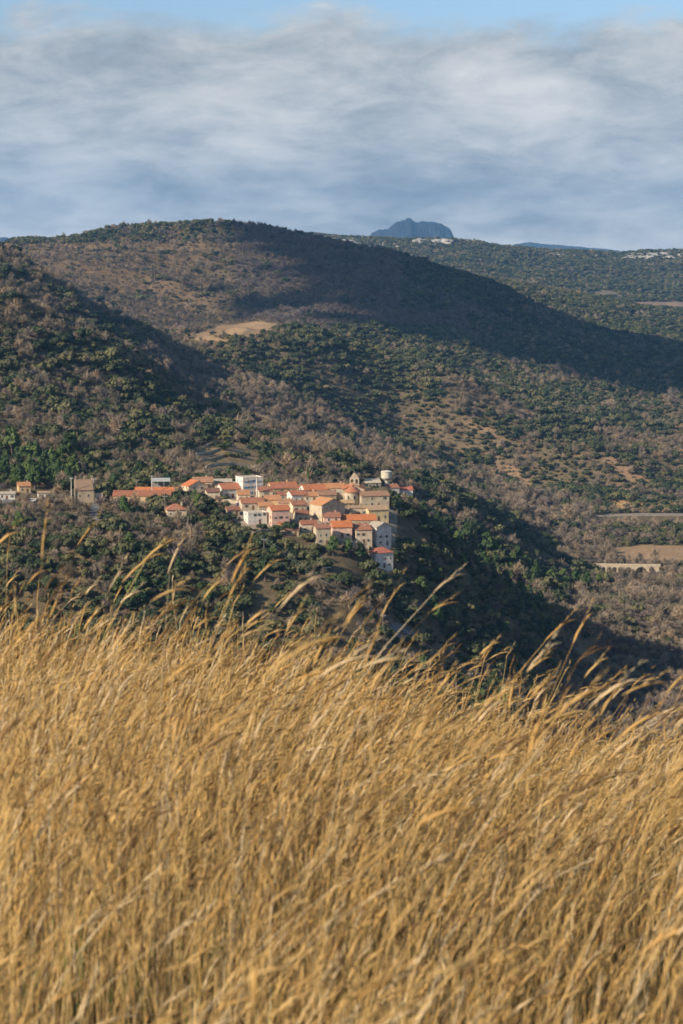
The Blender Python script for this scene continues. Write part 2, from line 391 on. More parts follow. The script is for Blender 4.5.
# far mountains: each a landform of its own with real width and depth
def mountain(name, prof, Y, depth, mat, seed):
    """prof: (px, py) skyline; the massif falls away on both sides of its crest"""
    p = np.array(prof, float); xs = (np.linspace(p[0, 0], p[-1, 0], 260)); zc = tanel(np.interp(xs, p[:, 0], p[:, 1]))*Y
    X = (xs-CX)/F*Y; vv = np.linspace(-1, 1, 80)
    GX, GV = np.meshgrid(X, vv); GY = Y + GV*depth
    prof_ = np.clip(1-np.abs(GV)**1.1, 0, 1)
    basez = -150
    Z = basez + (zc[None]-basez)*(prof_**0.75)
    cliff = 1-np.abs(2*fbm(GX*1.0, GY*0.3, 120, 5, seed, .65)-1)*1.6
    zc_ = (fbm(X, X*0, 90, 4, seed+4)-.5)*40*min(1, abs(seed-8)); Z += zc_[None]*prof_; Z += (cliff-0.5)*150*np.minimum(prof_*2.2, 1)*np.clip(1.05-prof_, 0.03, 1)
    v = np.stack([GX, GY, Z], -1).reshape(-1, 3); a, b2 = Z.shape; id_ = np.arange(a*b2).reshape(a, b2)
    qq = np.stack([id_[:-1, :-1], id_[:-1, 1:], id_[1:, 1:], id_[1:, :-1]], -1).reshape(-1, 4)
    me = fast_mesh(name, v, qq.ravel(), np.full(len(qq), 4), mat)
    o = bpy.data.objects.new(name, me); COL.objects.link(o); tag(o, kind='structure'); return o
M_MTN = plain('far_shaded_rock', (0.018, 0.024, 0.032), var=0.5, scale=0.006)  # bluish near-black rock: cloud shade and distance blue put into the colour
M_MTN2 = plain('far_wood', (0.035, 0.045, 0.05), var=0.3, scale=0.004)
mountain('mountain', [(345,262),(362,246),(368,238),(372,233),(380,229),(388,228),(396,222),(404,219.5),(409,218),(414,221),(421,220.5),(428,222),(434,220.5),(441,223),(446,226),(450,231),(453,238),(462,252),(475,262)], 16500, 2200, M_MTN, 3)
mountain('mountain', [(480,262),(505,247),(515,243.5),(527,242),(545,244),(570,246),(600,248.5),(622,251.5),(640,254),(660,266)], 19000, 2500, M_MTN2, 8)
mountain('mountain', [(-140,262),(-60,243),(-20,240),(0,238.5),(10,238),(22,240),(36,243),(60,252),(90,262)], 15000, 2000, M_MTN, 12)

# ------------------------------------------------------------------ buildings
footprints = []
def keep_clear(x, y, r): footprints.append((x, y, r))
WC = {'cream': (0.56,0.45,0.31), 'white': (0.58,0.53,0.46), 'pink': (0.58,0.38,0.29), 'beige': (0.48,0.39,0.28), 'yellow': (0.62,0.47,0.25), 'grey': (0.34,0.33,0.32), 'ochre': (0.52,0.37,0.20)}
RC = {'orange': (0.42,0.17,0.09), 'rust': (0.27,0.125,0.08), 'tan': (0.40,0.28,0.17), 'red': (0.52,0.14,0.07), 'brown': (0.30,0.20,0.13), 'pale': (0.50,0.42,0.31), 'salmon':(0.42,0.22,0.12)}
def wallmat(c):
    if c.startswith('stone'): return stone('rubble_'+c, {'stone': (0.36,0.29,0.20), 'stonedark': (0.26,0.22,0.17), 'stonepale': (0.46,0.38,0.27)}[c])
    return plain('render_'+c, WC[c], var=0.3, scale=0.55)
M_PANE = plain('window_glass', (0.03, 0.035, 0.045), rough=0.15, spec=0.6)
M_BLUE = plain('blue_shutter', (0.12, 0.25, 0.42)); M_SHUT = plain('brown_shutter', (0.16, 0.09, 0.05)); M_GREENS = plain('green_shutter', (0.09, 0.13, 0.09))
M_FRAME = plain('pale_frame', (0.6, 0.57, 0.5)); M_METAL = plain('grey_metal', (0.3, 0.31, 0.32), rough=0.5)
def window(parent, x, y, z, w, h, ang, shut=None, mat=None):
    """a window on a wall: frame proud of the wall, pane within it, shutters at each side"""
    m = MB(); t = 0.05
    m.box(-w/2-t, w/2+t, -0.05, 0.0, h, h+t).box(-w/2-t, w/2+t, -0.09, 0.0, -t, 0).box(-w/2-t, -w/2, -0.05, 0, 0, h).box(w/2, w/2+t, -0.05, 0, 0, h)
    o = m.build('window', M_FRAME, parent); o.location = (x, y, z); o.rotation_euler = (0, 0, ang)
    MB().box(-w/2, w/2, -0.03, 0.0, 0, h).build('pane', mat or M_PANE, o)
    if shut:
        for s in (-1, 1): MB().box(s*(w/2+t+w*0.26)-w*0.24, s*(w/2+t+w*0.26)+w*0.24, -0.045, -0.005, 0, h).build('shutter', shut, o)
    return o
def roof_gable(root, w, d, h, rise, mat, axis, ov=0.35, th=0.22, name='roof'):
    m = MB()
    if axis == 'x':    # ridge runs along x
        hw, L = d/2+ov, w/2+ov; k = rise/(d/2); e = h-ov*k
        poly = [(-hw, e), (0, h+rise), (hw, e), (hw, e+th), (0, h+rise+th), (-hw, e+th)]
        n = len(poly); v = [(-L, y, z) for y, z in poly]+[(L, y, z) for y, z in poly]
    else:
        hw, L = w/2+ov, d/2+ov; k = rise/(w/2); e = h-ov*k
        poly = [(-hw, e), (0, h+rise), (hw, e), (hw, e+th), (0, h+rise+th), (-hw, e+th)]
        n = len(poly); v = [(y, -L, z) for y, z in poly]+[(y, L, z) for y, z in poly]
    f = [(0, 1, 4, 5), (1, 2, 3, 4), (n, n+5, n+4, n+1), (n+1, n+4, n+3, n+2)]
    for i in range(n): j = (i+1) % n; f.append((i, i+n, j+n, j))
    o = m.add(v, f).build(name, mat, root)
    return o
def walls_gable(w, d, h, rise, axis, drop):
    m = MB(); x, y = w/2, d/2
    if axis == 'x':
        v = [(-x,-y,-drop),(x,-y,-drop),(x,y,-drop),(-x,y,-drop),(-x,-y,h),(x,-y,h),(x,y,h),(-x,y,h),(-x,0,h+rise),(x,0,h+rise)]
        f = [(0,1,5,4),(1,2,6,9,5),(2,3,7,6),(3,0,4,8,7),(4,5,9,8),(6,7,8,9)]
    else:
        v = [(-x,-y,-drop),(x,-y,-drop),(x,y,-drop),(-x,y,-drop),(-x,-y,h),(x,-y,h),(x,y,h),(-x,y,h),(0,-y,h+rise),(0,y,h+rise)]
        f = [(0,1,5,8,4),(1,2,6,5),(2,3,7,9,6),(3,0,4,7),(4,8,9,7),(5,6,9,8)]
    return m.add(v, f)
def gutter(w, d, h, rise, axis): pass
def house(label, px, py, wpx, hpx, dpx, rot, wall, roof, kind='gable', axis='x', rise=0.22, win=(3, 1), shut=None, chim=1, group='village houses', name='village_house', cat='house', side=1, door=True, wsize=(0.75, 1.15), pane=None, drop=4.0):
    rise *= 1.2; p = hit(px, py, 780, 2000); s = p.y/F
    w, h, d = wpx*s, hpx*s, dpx*s
    c = Vector((p.x, p.y + d*0.5, 0)); z = p.z
    root = empty(name, (c.x, c.y, z), R(rot)); tag(root, label, cat, group)
    keep_clear(c.x, c.y, max(w, d)*0.5+2.0); keep_clear(c.x, c.y-d*0.8, w*0.4+2.5)
    wm = wallmat(wall); rm = tiles('tiles_'+roof, RC[roof])
    if kind == 'gable':
        rs = (d if axis == 'x' else w)*rise
        walls_gable(w, d, h, rs-0.01, axis, drop).build('wall', wm, root)
        ro = roof_gable(root, w, d, h, rs, rm, axis); top = h+rs
    elif kind == 'hip':
        MB().box(-w/2, w/2, -d/2, d/2, -drop, h).build('wall', wm, root); o_ = 0.45; rs = min(w, d)*rise*1.2
        a, b_ = w/2+o_, d/2+o_; r = max(0.3, (w-d)/2)
        v = [(-a,-b_,h+.02),(a,-b_,h+.02),(a,b_,h+.02),(-a,b_,h+.02),(-a,-b_,h+.2),(a,-b_,h+.2),(a,b_,h+.2),(-a,b_,h+.2),(-r,0,h+.2+rs),(r,0,h+.2+rs)]
        ro = MB().add(v, [(3,2,1,0),(0,1,5,4),(1,2,6,5),(2,3,7,6),(3,0,4,7),(4,5,9,8),(5,6,9),(6,7,8,9),(7,4,8)]).build('roof', rm, root); top = h+rs
    elif kind == 'shed':
        rs = d*rise*1.1; x, y = w/2, d/2; o_ = 0.3
        v = [(-x,-y,-drop),(x,-y,-drop),(x,y,-drop),(-x,y,-drop),(-x,-y,h),(x,-y,h),(x,y,h+rs),(-x,y,h+rs)]
        MB().add(v, [(0,1,5,4),(1,2,6,5),(2,3,7,6),(3,0,4,7),(4,5,6,7)]).build('wall', wm, root)
        x += o_; k = rs/d; e = h-o_*k+.02; f_ = h+rs+o_*k+.02; y += o_
        v = [(-x,-y,e),(x,-y,e),(x,y,f_),(-x,y,f_),(-x,-y,e+.22),(x,-y,e+.22),(x,y,f_+.22),(-x,y,f_+.22)]
        ro = MB().add(v, [(3,2,1,0),(4,5,6,7),(0,1,5,4),(1,2,6,5),(2,3,7,6),(3,0,4,7)]).build('roof', rm, root); top = h+rs*0.6
    else:  # flat roof behind a parapet
        MB().box(-w/2, w/2, -d/2, d/2, -drop, h).build('wall', wm, root)
        ro = MB().box(-w/2+.25, w/2-.25, -d/2+.25, d/2-.25, h, h+.12).build('roof', rm, root)
        m = MB(); t = .25
        m.box(-w/2-.04, w/2+.04, -d/2-.04, -d/2+t, h, h+.5).box(-w/2-.04, w/2+.04, d/2-t, d/2+.04, h, h+.5).box(-w/2-.04, -w/2+t, -d/2+t, d/2-t, h, h+.5).box(w/2-t, w/2+.04, -d/2+t, d/2-t, h, h+.5)
        m.build('parapet', wm, root); top = h
    for k in range(chim):
        cxx = (-1)**k*w*random.uniform(.18, .34); cyy = d*random.uniform(-.05, .2)
        if kind == 'gable':
            zr = h+rs*(1-abs(cyy)/(d/2)) if axis == 'x' else h+rs*(1-abs(cxx)/(w/2))
        else: zr = top-0.4
        ch = MB().box(-.35, .35, -.3, .3, -.5, 1.1).box(-.42, .42, -.37, .37, 1.1, 1.22).build('chimney', wm, ro)
        ch.location = (cxx, cyy, zr)
    nx, nz = win
    fl = 2.75
    for k in range(nz):
        zz = 1.1 + k*fl
        if zz + wsize[1] > h-0.05: zz = max(0.5, h - wsize[1] - 0.35)
        for i in range(nx):
            x = (-0.5+(i+0.5)/nx)*w*0.92
            if k == 0 and door and i == nx//2:
                dr = MB().box(-.55, .55, -.05, 0, 0, 2.1).build('door', M_SHUT, root); dr.location = (x, -d/2, 0.05)
                continue
            if nx > 2 and pane is None and random.random() < .28: continue
            q_ = random.uniform(.75, 1.15); window(root, x+random.uniform(-.3,.3), -d/2, zz+random.uniform(-.2,.15), wsize[0]*q_, wsize[1]*q_, 0, shut or random.choice((None, M_SHUT, M_GREENS)), pane)
        if side:
            for i in range(side):
                window(root, -w/2, (-0.5+(i+0.5)/side)*d*0.8, zz, wsize[0], wsize[1], -PI/2, shut, pane)
    return root

H = house
# back row
H('cream gable-fronted house at the upper left corner of the village', 194, 496, 21, 10, 18, 28, 'cream', 'orange', axis='y', rise=.2, win=(2,2), side=2)
H('low house with a tan and orange roof tucked behind the cream gabled house', 202, 489, 20, 7, 16, 8, 'cream', 'salmon', win=(3,1))
H('long low building with a pale beige roof left of the tall white block', 219, 488, 24, 6, 16, 6, 'beige', 'pale', win=(4,1), chim=0, rise=.12)
H('white gabled house with wide orange roof before the long beige roof', 229, 498, 22, 9, 19, 24, 'white', 'orange', axis='x', rise=.22, win=(3,1), side=2)
H('tall flat-roofed white modern block with rows of blue windows', 249, 496, 22, 18, 20, 24, 'white', 'pale', kind='flat', win=(4,3), side=2, chim=0, wsize=(1.2,1.1), pane=M_BLUE, name='apartment_block', cat='building', group=None)
H('small low cream house directly below the tall white block', 243, 501, 12, 6, 12, 10, 'cream', 'salmon', win=(2,1), chim=0, kind='shed')
H('house with a bright orange roof and beige walls under the small cream house', 251, 510, 23, 7, 18, 14, 'beige', 'orange', rise=.2, win=(3,1))
H('white flat-roofed house over a shaded grey wall at the lower left of the village', 255, 524, 20, 11, 16, 20, 'white', 'pale', kind='flat', win=(4,2), side=1, chim=0, group=None)
H('narrow house with stepped orange roof right of the tall white block', 264, 500, 14, 9, 16, 15, 'cream', 'orange', win=(2,1), rise=.2)
H('low ochre terrace house in the middle of the left cluster', 272, 508, 15, 8, 15, 5, 'ochre', 'salmon', win=(3,1))
H('yellow-gabled house with a long orange roof on the upper edge', 282, 494, 28, 6, 18, 22, 'yellow', 'orange', rise=.24, win=(4,1))
H('tall pink house with an orange roof beside the dark round tree', 278, 527, 19, 17, 17, 20, 'pink', 'orange', rise=.2, win=(3,2), shut=M_SHUT, side=2)
H('small lean-to with orange tiles at the foot of the tall pink house', 284, 531, 10, 5, 9, 14, 'ochre', 'orange', kind='shed', win=(1,1), chim=0, door=False, side=0)
H('white gabled orange-roofed house between the yellow-gabled house and the hall', 296, 503, 16, 8, 16, 24, 'white', 'orange', rise=.2, win=(2,1))
H('house with broad orange roof and white left end on the skyline of the village centre', 313, 497, 24, 7, 20, 20, 'white', 'orange', rise=.2, win=(3,1))
H('house with a mottled orange roof left of the church', 334, 494, 20, 6, 18, 8, 'beige', 'salmon', rise=.18, win=(3,1))
H('low house with salmon tiles directly above the big stone hall', 309, 502, 17, 6, 14, 12, 'cream', 'salmon', rise=.2, win=(2,1))
H('small cream house with orange tiles left of the big stone hall', 297, 513, 15, 8, 15, 22, 'cream', 'orange', rise=.2, win=(2,1))
H('beige house in the densest row, left of the small cream house', 285, 511, 14, 8, 14, 4, 'beige', 'salmon', rise=.2, win=(2,1))
H('big stone hall with a lit left wall and a windowless shaded gable front', 327, 520, 27, 15, 24, 32, 'stonepale', 'salmon', axis='y', rise=.19, win=(0,0), side=1, chim=0, door=False, name='stone_hall', cat='hall', group=None)
H('house with tan roof tiles behind the church nave', 371, 488, 16, 5, 16, 18, 'beige', 'pale', rise=.2, win=(2,1), chim=0)
H('white house with an orange roof right of the water tower', 391, 495, 13, 7, 14, 20, 'white', 'orange', rise=.2, win=(2,1))
H('rightmost house of the village, orange roof with the dark trees beside it', 404, 496, 16, 6, 13, 10, 'white', 'red', rise=.2, win=(3,1))
H('large stone house with arched windows right of the round apse', 373, 508, 29, 12, 20, 14, 'stonepale', 'salmon', axis='x', rise=.16, win=(4,2), side=1, chim=0, shut=None)
H('house with a pale tan roof and a shaded right side under the arched-window house', 375, 521, 22, 11, 20, 22, 'yellow', 'tan', rise=.14, win=(3,1), chim=0)
H('low beige stone house below the round apse', 358, 516, 18, 8, 14, 6, 'stonepale', 'tan', rise=.1, win=(3,1), chim=0)
H('small pink house with orange tiles at the foot of the stone hall', 331, 523, 17, 6, 14, 10, 'pink', 'orange', rise=.24, win=(2,1))
H('long house with one wide orange roof across the front of the village', 359, 527, 33, 7, 17, 2, 'stone', 'orange', rise=.22, win=(5,1), chim=2)
H('house with a brown and orange roof at the left end of the front row', 308, 532, 16, 8, 13, 10, 'beige', 'rust', rise=.2, win=(2,1))
H('tall narrow beige house with an orange roof and two windows in the front row', 322, 545, 15, 17, 13, 14, 'stonepale', 'orange', rise=.2, win=(2,2), shut=None, side=1)
H('pink house with a two-step orange roof in the middle of the front row', 341, 538, 20, 11, 15, 10, 'pink', 'orange', rise=.3, win=(3,1), shut=M_SHUT)
H('cream house with small brown shutters in the front row, left of the blue-white gable', 362, 544, 17, 14, 15, 16, 'cream', 'orange', kind='shed', win=(3,2), shut=M_SHUT, side=1)
H('tall blue-white gable-fronted house at the right end of the front row', 379, 546, 18, 19, 18, 34, 'white', 'pale', axis='y', rise=.2, win=(2,2), chim=1)
H('lowest house of the village, white walls and a bright red hipped roof', 381, 568, 20, 15, 16, 26, 'white', 'red', kind='hip', win=(3,2), side=2, chim=0, group=None)
# left part
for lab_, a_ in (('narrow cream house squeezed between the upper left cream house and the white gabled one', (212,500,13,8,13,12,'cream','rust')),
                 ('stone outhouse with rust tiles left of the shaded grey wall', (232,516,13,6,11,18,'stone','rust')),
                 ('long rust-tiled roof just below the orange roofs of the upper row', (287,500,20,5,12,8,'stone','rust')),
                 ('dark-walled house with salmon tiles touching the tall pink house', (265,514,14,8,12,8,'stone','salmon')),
                 ('small house with brown tiles in the gap left of the stone hall', (301,522,13,8,12,18,'stonepale','rust')),
                 ('little house with tan tiles under the round apse, right side', (347,508,12,5,10,12,'stone','tan')),
                 ('stone house with salmon tiles behind the stone hall', (326,502,18,7,14,14,'stone','salmon')),
                 ('low rust-roofed shed at the left foot of the front row', (292,536,13,6,10,6,'stone','rust'))):
    H(lab_, *a_, rise=.22, win=(2,1))
H('solitary house with an orange hipped roof among the trees left of the village', 175, 517, 20, 7, 17, 14, 'cream', 'orange', kind='hip', win=(3,1), group=None, name='farmhouse')
H('long low barn with a rust-coloured roof between the stone tower and the village', 142, 502, 58, 6, 14, -3, 'ochre', 'rust', rise=.28, win=(7,1), chim=0, name='barn', cat='barn', group=None, door=False)
H('second long roof, brighter orange, behind the rust-roofed barn', 158, 496, 46, 5, 11, -3, 'ochre', 'orange', rise=.25, win=(5,1), chim=0, name='barn', cat='barn', group=None)
H('small tan-roofed house among the pines at the far left', 23, 493, 12, 7, 11, 18, 'ochre', 'salmon', rise=.25, win=(2,1), name='cottage', group=None)
H('low white cottage at the left edge of the picture', 6, 500, 16, 6, 12, 8, 'white', 'pale', rise=.12, win=(3,1), name='cottage', group=None)
H('small white shed between the left cottages and the stone tower', 43, 499, 12, 6, 9, 12, 'white', 'tan', rise=.12, win=(2,1), chim=0, name='shed', cat='shed', group=None)
H('tiny cream outbuilding touching the right side of the stone tower', 98, 502, 9, 8, 8, 6, 'cream', 'tan', kind='flat', win=(1,1), chim=0, name='outbuilding', cat='shed', group=None)

# stone tower house with a broad sloping brown roof
p = hit(83, 503, 780); s = p.y/F; root = empty('tower_house', (p.x, p.y+5, p.z), R(10)); tag(root, 'square stone tower house with a steep brown roof standing alone at left', 'tower')
keep_clear(p.x, p.y+5, 8); keep_clear(p.x, p.y-6, 6)
w, d, h = 19*s, 9.0, 13*s; rs = 9*s
MB().add([(-w/2,-d/2,-3),(w/2,-d/2,-3),(w/2,d/2,-3),(-w/2,d/2,-3),(-w/2,-d/2,h),(w/2,-d/2,h),(w/2,d/2,h+rs),(-w/2,d/2,h+rs)],
         [(0,1,5,4),(1,2,6,5),(2,3,7,6),(3,0,4,7),(4,5,6,7)]).build('wall', wallmat('stone'), root)
ro = MB().add([(-w/2+.3,-d/2-.4,h-.25),(w/2-.3,-d/2-.4,h-.25),(w/2-.3,d/2-.3,h+rs-.2),(-w/2+.3,d/2-.3,h+rs-.2),(-w/2+.3,-d/2-.4,h+.05),(w/2-.3,-d/2-.4,h+.05),(w/2-.3,d/2-.3,h+rs+.1),(-w/2+.3,d/2-.3,h+rs+.1)],
         [(3,2,1,0),(4,5,6,7),(0,1,5,4),(1,2,6,5),(2,3,7,6),(3,0,4,7)]).build('roof', tiles('tiles_brown', RC['brown']), root)
for xx in (-.43, 0.02, .43):
    c = MB().box(-.4, .4, -.35, .35, -1, 1.6).box(-.48, .48, -.42, .42, 1.6, 1.75).build('chimney', wallmat('stone'), ro); c.location = (xx*w, d/2-.4, h+rs)
MB().prism([(-w/2-.02,-2),(-w/2-.02,h+1.2),(-w/2+.3,h+1.2),(-w/2+.3,-2)][::-1], -d/2-.06, -d/2+.3).build('corner_buttress', wallmat('stonepale'), root)
for xx in (-.25, .2): window(root, xx*w, -d/2, h*.45, .8, 1.2, 0)
# pale framed greenhouse / hangar
p = hit(160, 489, 780, 2000); root = empty('hangar', (p.x, p.y+4, p.z), R(6)); tag(root, 'open pale metal hangar with a flat roof on posts above the long barn', 'hangar'); keep_clear(p.x, p.y+4, 8); keep_clear(p.x, p.y-5, 5)
s = p.y/F; w = 19*s; h = 10*s
MB().box(-w/2, w/2, -3, 3, h-1.4, h).build('roof', plain('sheet_metal', (0.42,0.43,0.42), var=.1), root)
MB().box(-w/2+.3, w/2-.3, 2.2, 2.5, -2, h-1.4).build('back_wall', plain('dull_sheet', (0.25,0.24,0.22)), root)
for xx in (-.49, -.16, .16, .49): 
    o = MB().box(-.15, .15, -.15, .15, -2, h-1.4).build('post', M_METAL, root); o.location = (xx*w, -2.7, 0)

# church: nave, round apse, bell gable
p = hit(352, 506, 780); s = p.y/F
ch = empty('church', (p.x, p.y+5, p.z), R(0)); tag(ch, 'stone church with round apse, conical orange roof and twin-arched bell gable', 'church')
keep_clear(p.x, p.y+9, 12); keep_clear(p.x, p.y, 8); keep_clear(p.x, p.y-9, 6)
ra = 7.2*s; ha = 13*s
MB().lathe([(ra, -3), (ra, ha)], 0, 0, 28).build('apse', wallmat('stonepale'), ch)
MB().lathe([(ra+.5, ha-.05), (ra+.5, ha+.15), (0.02, ha+3.4*1.0)], 0, 0, 28).build('apse_roof', tiles('tiles_orange', RC['orange']), ch)
for a in (-.55, 0.35):
    wd = MB().prism([(-.35,0),(.35,0),(.35,1.5),(.2,1.8),(0,1.9),(-.2,1.8),(-.35,1.5)], -.06, .3).build('window', M_PANE, ch)
    wd.location = (math.sin(a)*ra, -math.cos(a)*ra, ha*.45); wd.rotation_euler = (0, 0, a)
nv = empty('nave', (0, 0, 0)); nv.parent = ch; nw, nd, nh = 10.5, 15.0, ha+1.0
bpy.data.objects.remove(nv)
wm = walls_gable(nw, nd, nh, 2.2, 'y', 3).build('nave', wallmat('stonepale'), ch); wm.location = (0.8, nd/2+1.5, 0)
ro = roof_gable(ch, nw, nd, nh, 2.22, tiles('tiles_orange', RC['orange']), 'y', name='nave_roof'); ro.location = (0.8, nd/2+1.5, 0)
for sx, lab in ((-1, 'aisle'), (1, 'aisle')):
    a = MB(); x0 = .8+sx*nw/2; x1 = x0+sx*4.2; xa, xb = min(x0, x1), max(x0, x1)
    zl, zr = (nh-1.2, nh-2.6) if sx > 0 else (nh-2.6, nh-1.2)
    a.add([(xa,3,-3),(xb,3,-3),(xb,15,-3),(xa,15,-3),(xa,3,zl),(xb,3,zr),(xb,15,zr),(xa,15,zl)], [(0,1,5,4),(1,2,6,5),(2,3,7,6),(3,0,4,7),(4,5,6,7)]).build('aisle', wallmat('stonepale'), ch)
    MB().add([(xa-.2,2.8,zl+.02),(xb+.2,2.8,zr+.02),(xb+.2,15.2,zr+.02),(xa-.2,15.2,zl+.02),(xa-.2,2.8,zl+.22),(xb+.2,2.8,zr+.22),(xb+.2,15.2,zr+.22),(xa-.2,15.2,zl+.22)],
        [(3,2,1,0),(4,5,6,7),(0,1,5,4),(1,2,6,5),(2,3,7,6),(3,0,4,7)]).build('aisle_roof', tiles('tiles_'+('salmon' if sx > 0 else 'pale'), RC['salmon' if sx > 0 else 'pale']), ch)
# bell gable: two arched openings and a small one above
def arch_wall(w, z0, z1, openings, th):
    """wall as vertical strips round the openings (x, half width, sill, spring)"""
    m = MB(); xs = sorted({-w/2, w/2} | {x-hw for x, hw, a, b in openings} | {x+hw for x, hw, a, b in openings})
    for xa, xb in zip(xs[:-1], xs[1:]):
        op = [o for o in openings if abs((xa+xb)/2-o[0]) < o[1]]
        if not op: m.box(xa, xb, -th/2, th/2, z0, z1); continue
        x, hw, sill, spr = op[0]; m.box(xa, xb, -th/2, th/2, z0, sill)
        n = 8; pts = [(x+hw*math.cos(PI*k/n), spr+hw*math.sin(PI*k/n)) for k in range(n+1)]
        for k in range(n):
            (ax, az), (bx_, bz) = pts[k+1], pts[k]
            m.add([(ax,-th/2,az),(bx_,-th/2,bz),(bx_,-th/2,z1),(ax,-th/2,z1),(ax,th/2,az),(bx_,th/2,bz),(bx_,th/2,z1),(ax,th/2,z1)],
                  [(0,1,2,3),(7,6,5,4),(0,4,5,1),(3,2,6,7)])
    return m
bz = nh+1.5; bw = 9.5*s
bg = arch_wall(bw, bz-3, bz+3.6, [(-1.1, .62, bz+.9, bz+2.6), (1.1, .62, bz+.9, bz+2.6)], .9)
bg.add([(-bw/2,-.45,bz+3.6),(bw/2,-.45,bz+3.6),(.35,-.45,bz+6.3),(-.35,-.45,bz+6.3),(-bw/2,.45,bz+3.6),(bw/2,.45,bz+3.6),(.35,.45,bz+6.3),(-.35,.45,bz+6.3)],
       [(0,1,2,3),(7,6,5,4),(1,5,6,2),(2,6,7,3),(3,7,4,0),(0,4,5,1)])
bgo = bg.build('bell_gable', wallmat('stonepale'), ch); bgo.location = (1.2, 5.0, 0)
for sx in (-1.1, 1.1):
    bl = MB().lathe([(0.05,.75),(.2,.7),(.26,.3),(.42,0),(.36,0)], 0, 0, 12).tube([(0,0,.7),(0,0,1.1)], .05).build('bell', plain('bronze', (0.12,0.10,0.06), rough=.4), bgo); bl.location = (sx, 0, bz+1.6)
MB().box(-.07,.07,-.07,.07,bz+6.3,bz+7.4).box(-.35,.35,-.06,.06,bz+6.9,bz+7.03).build('cross', M_METAL, bgo)

# water tower
p = hit(386.5, 488, 780); s = p.y/F; wt = empty('water_tower', (p.x, p.y, p.z)); tag(wt, 'cylindrical pale concrete water tower rising above the trees behind the village', 'water tower'); keep_clear(p.x, p.y, 3)
conc = plain('concrete', (0.50,0.45,0.36), var=.16, scale=.5)
MB().lathe([(2.1,-3),(1.8,5*s*1.7)], 0, 0, 20).build('stem', conc, wt); h0 = 8*s
MB().lathe([(1.8,h0-.6),(5.0*s,h0+.8),(5.4*s,h0+1.2),(5.4*s,h0+5.0),(5.8*s,h0+5.1),(5.8*s,h0+5.5),(5.0*s,h0+5.8),(0.02,h0+6.4)], 0, 0, 28).build('tank', conc, wt)
MB().lathe([(1.95,-.3+h0*.4),(1.95,.2+h0*.4)],0,0,20).build('ring', conc, wt)

# utility poles
def pole(label, px, pyb, hpx, grp='utility poles', arm=True, mat=None, rad=.16, name='utility_pole'):
    p = hit(px, pyb, 780, 2500); h = hpx*p.y/F
    o = empty(name, tuple(p)); tag(o, label, 'pole', grp)
    MB().tube([(0,0,-1),(0,0,h)], [rad*1.3, rad*.8], 8).build('shaft', mat or plain('weathered_wood', (0.20,0.165,0.13)), o)
    if arm:
        a = MB().box(-1.1,1.1,-.08,.08,h-.7,h-.5).build('crossarm', M_METAL, o)
        for xx in (-.95,0,.95):
            i_ = MB().lathe([(.05,0),(.12,.08),(.12,.25),(.03,.3)],0,0,8).build('insulator', M_FRAME, a); i_.location=(xx,0,h-.5)
    return o, p, h
pale = plain('pale_concrete', (0.5,0.45,0.38))
pole('thick pale concrete pole standing right of the tall white block', 257, 502, 24, None, False, pale, .42, 'concrete_pole')
pole('pale post left of the square stone tower', 71.5, 503, 26, None, True, pale, .22)
pole('thin post right of the square stone tower', 94, 501, 23, None, True, pale, .16)
pole('pole in front of the hangar by the long barn', 152, 497, 22, None, True, pale, .2)
pole('slim pole beside the solitary orange-roofed house', 165, 515, 20, None, True)
pole('pole left of the hangar on the slope', 137, 493, 14, None, True)
pA = pole('wooden pole on the slope below the village where the cables start', 264, 560, 22, 'poles of the cable line')
pB = pole('pole of the cable line just above the grass, near the lane', 383, 640, 26, 'poles of the cable line')
pC = pole('lowest pole of the cable line at the grass edge', 470, 694, 22, 'poles of the cable line')
M_CABLE = plain('cable', (0.16,0.17,0.19), rough=.4, spec=.5)
for (a, b_, lab) in ((pA, pB, 'above the lane'), (pB, pC, 'below the lane')):
    for q_, wh in ((-.95,'left'),(.95,'right')):
        A = a[1]+Vector((q_,0,a[2]-.2)); B = b_[1]+Vector((q_,0,b_[2]-.2)); pts = []
        for k in range(17):
            t = k/16; P = A.lerp(B, t); P.z -= 4*1.0*t*(1-t); pts.append(P)
        o = MB().tube(pts, .03, 4).build('power_cable', M_CABLE); tag(o, 'thin %s cable of the pair sagging over the dark slope %s' % (wh, lab), 'cable', 'power cables')

# bridge in the valley
pl_ = hit(597, 569, 1200, 2200); pr_ = hit(668, 568, 1200, 2200)
L = 58.0; br = empty('stone_bridge', (0, 0, 0)); tag(br, 'old pale stone bridge with arches crossing the wooded valley at right', 'bridge')
p = hit(628, 573, 1200, 2200); s = p.y/F; L = 62*s; br.location = (p.x, p.y, p.z+1.0); br.rotation_euler = (0,0,R(-6))
keep_clear(p.x, p.y, 5); 
ops = [(-L/2+L*t, hw, -3.0, z_) for t, hw, z_ in ((.10,1.6,2.0),(.19,1.6,2.0),(.28,1.7,2.0),(.38,1.9,2.0),(.50,2.2,1.8),(.71,4.3,-.2),(.88,1.9,2.0))]
arch_wall(L, -4, 4.7, ops, 3.4).build('arcade', wallmat('stonepale'), br)
MB().box(-L/2-1, L/2+1, -1.85, 1.85, 4.7, 5.1).build('deck', plain('dressed_stone', (0.40,0.34,0.27)), br)
for sy in (-1, 1): MB().box(-L/2-1, L/2+1, sy*1.7-.15, sy*1.7+.15, 5.1, 5.9).build('parapet', wallmat('stonepale'), br)
for k in range(-3, 4): keep_clear(p.x+k*7, p.y, 4.5); keep_clear(p.x+k*7, p.y-9, 4); keep_clear(p.x+k*7, p.y-17, 3.5)

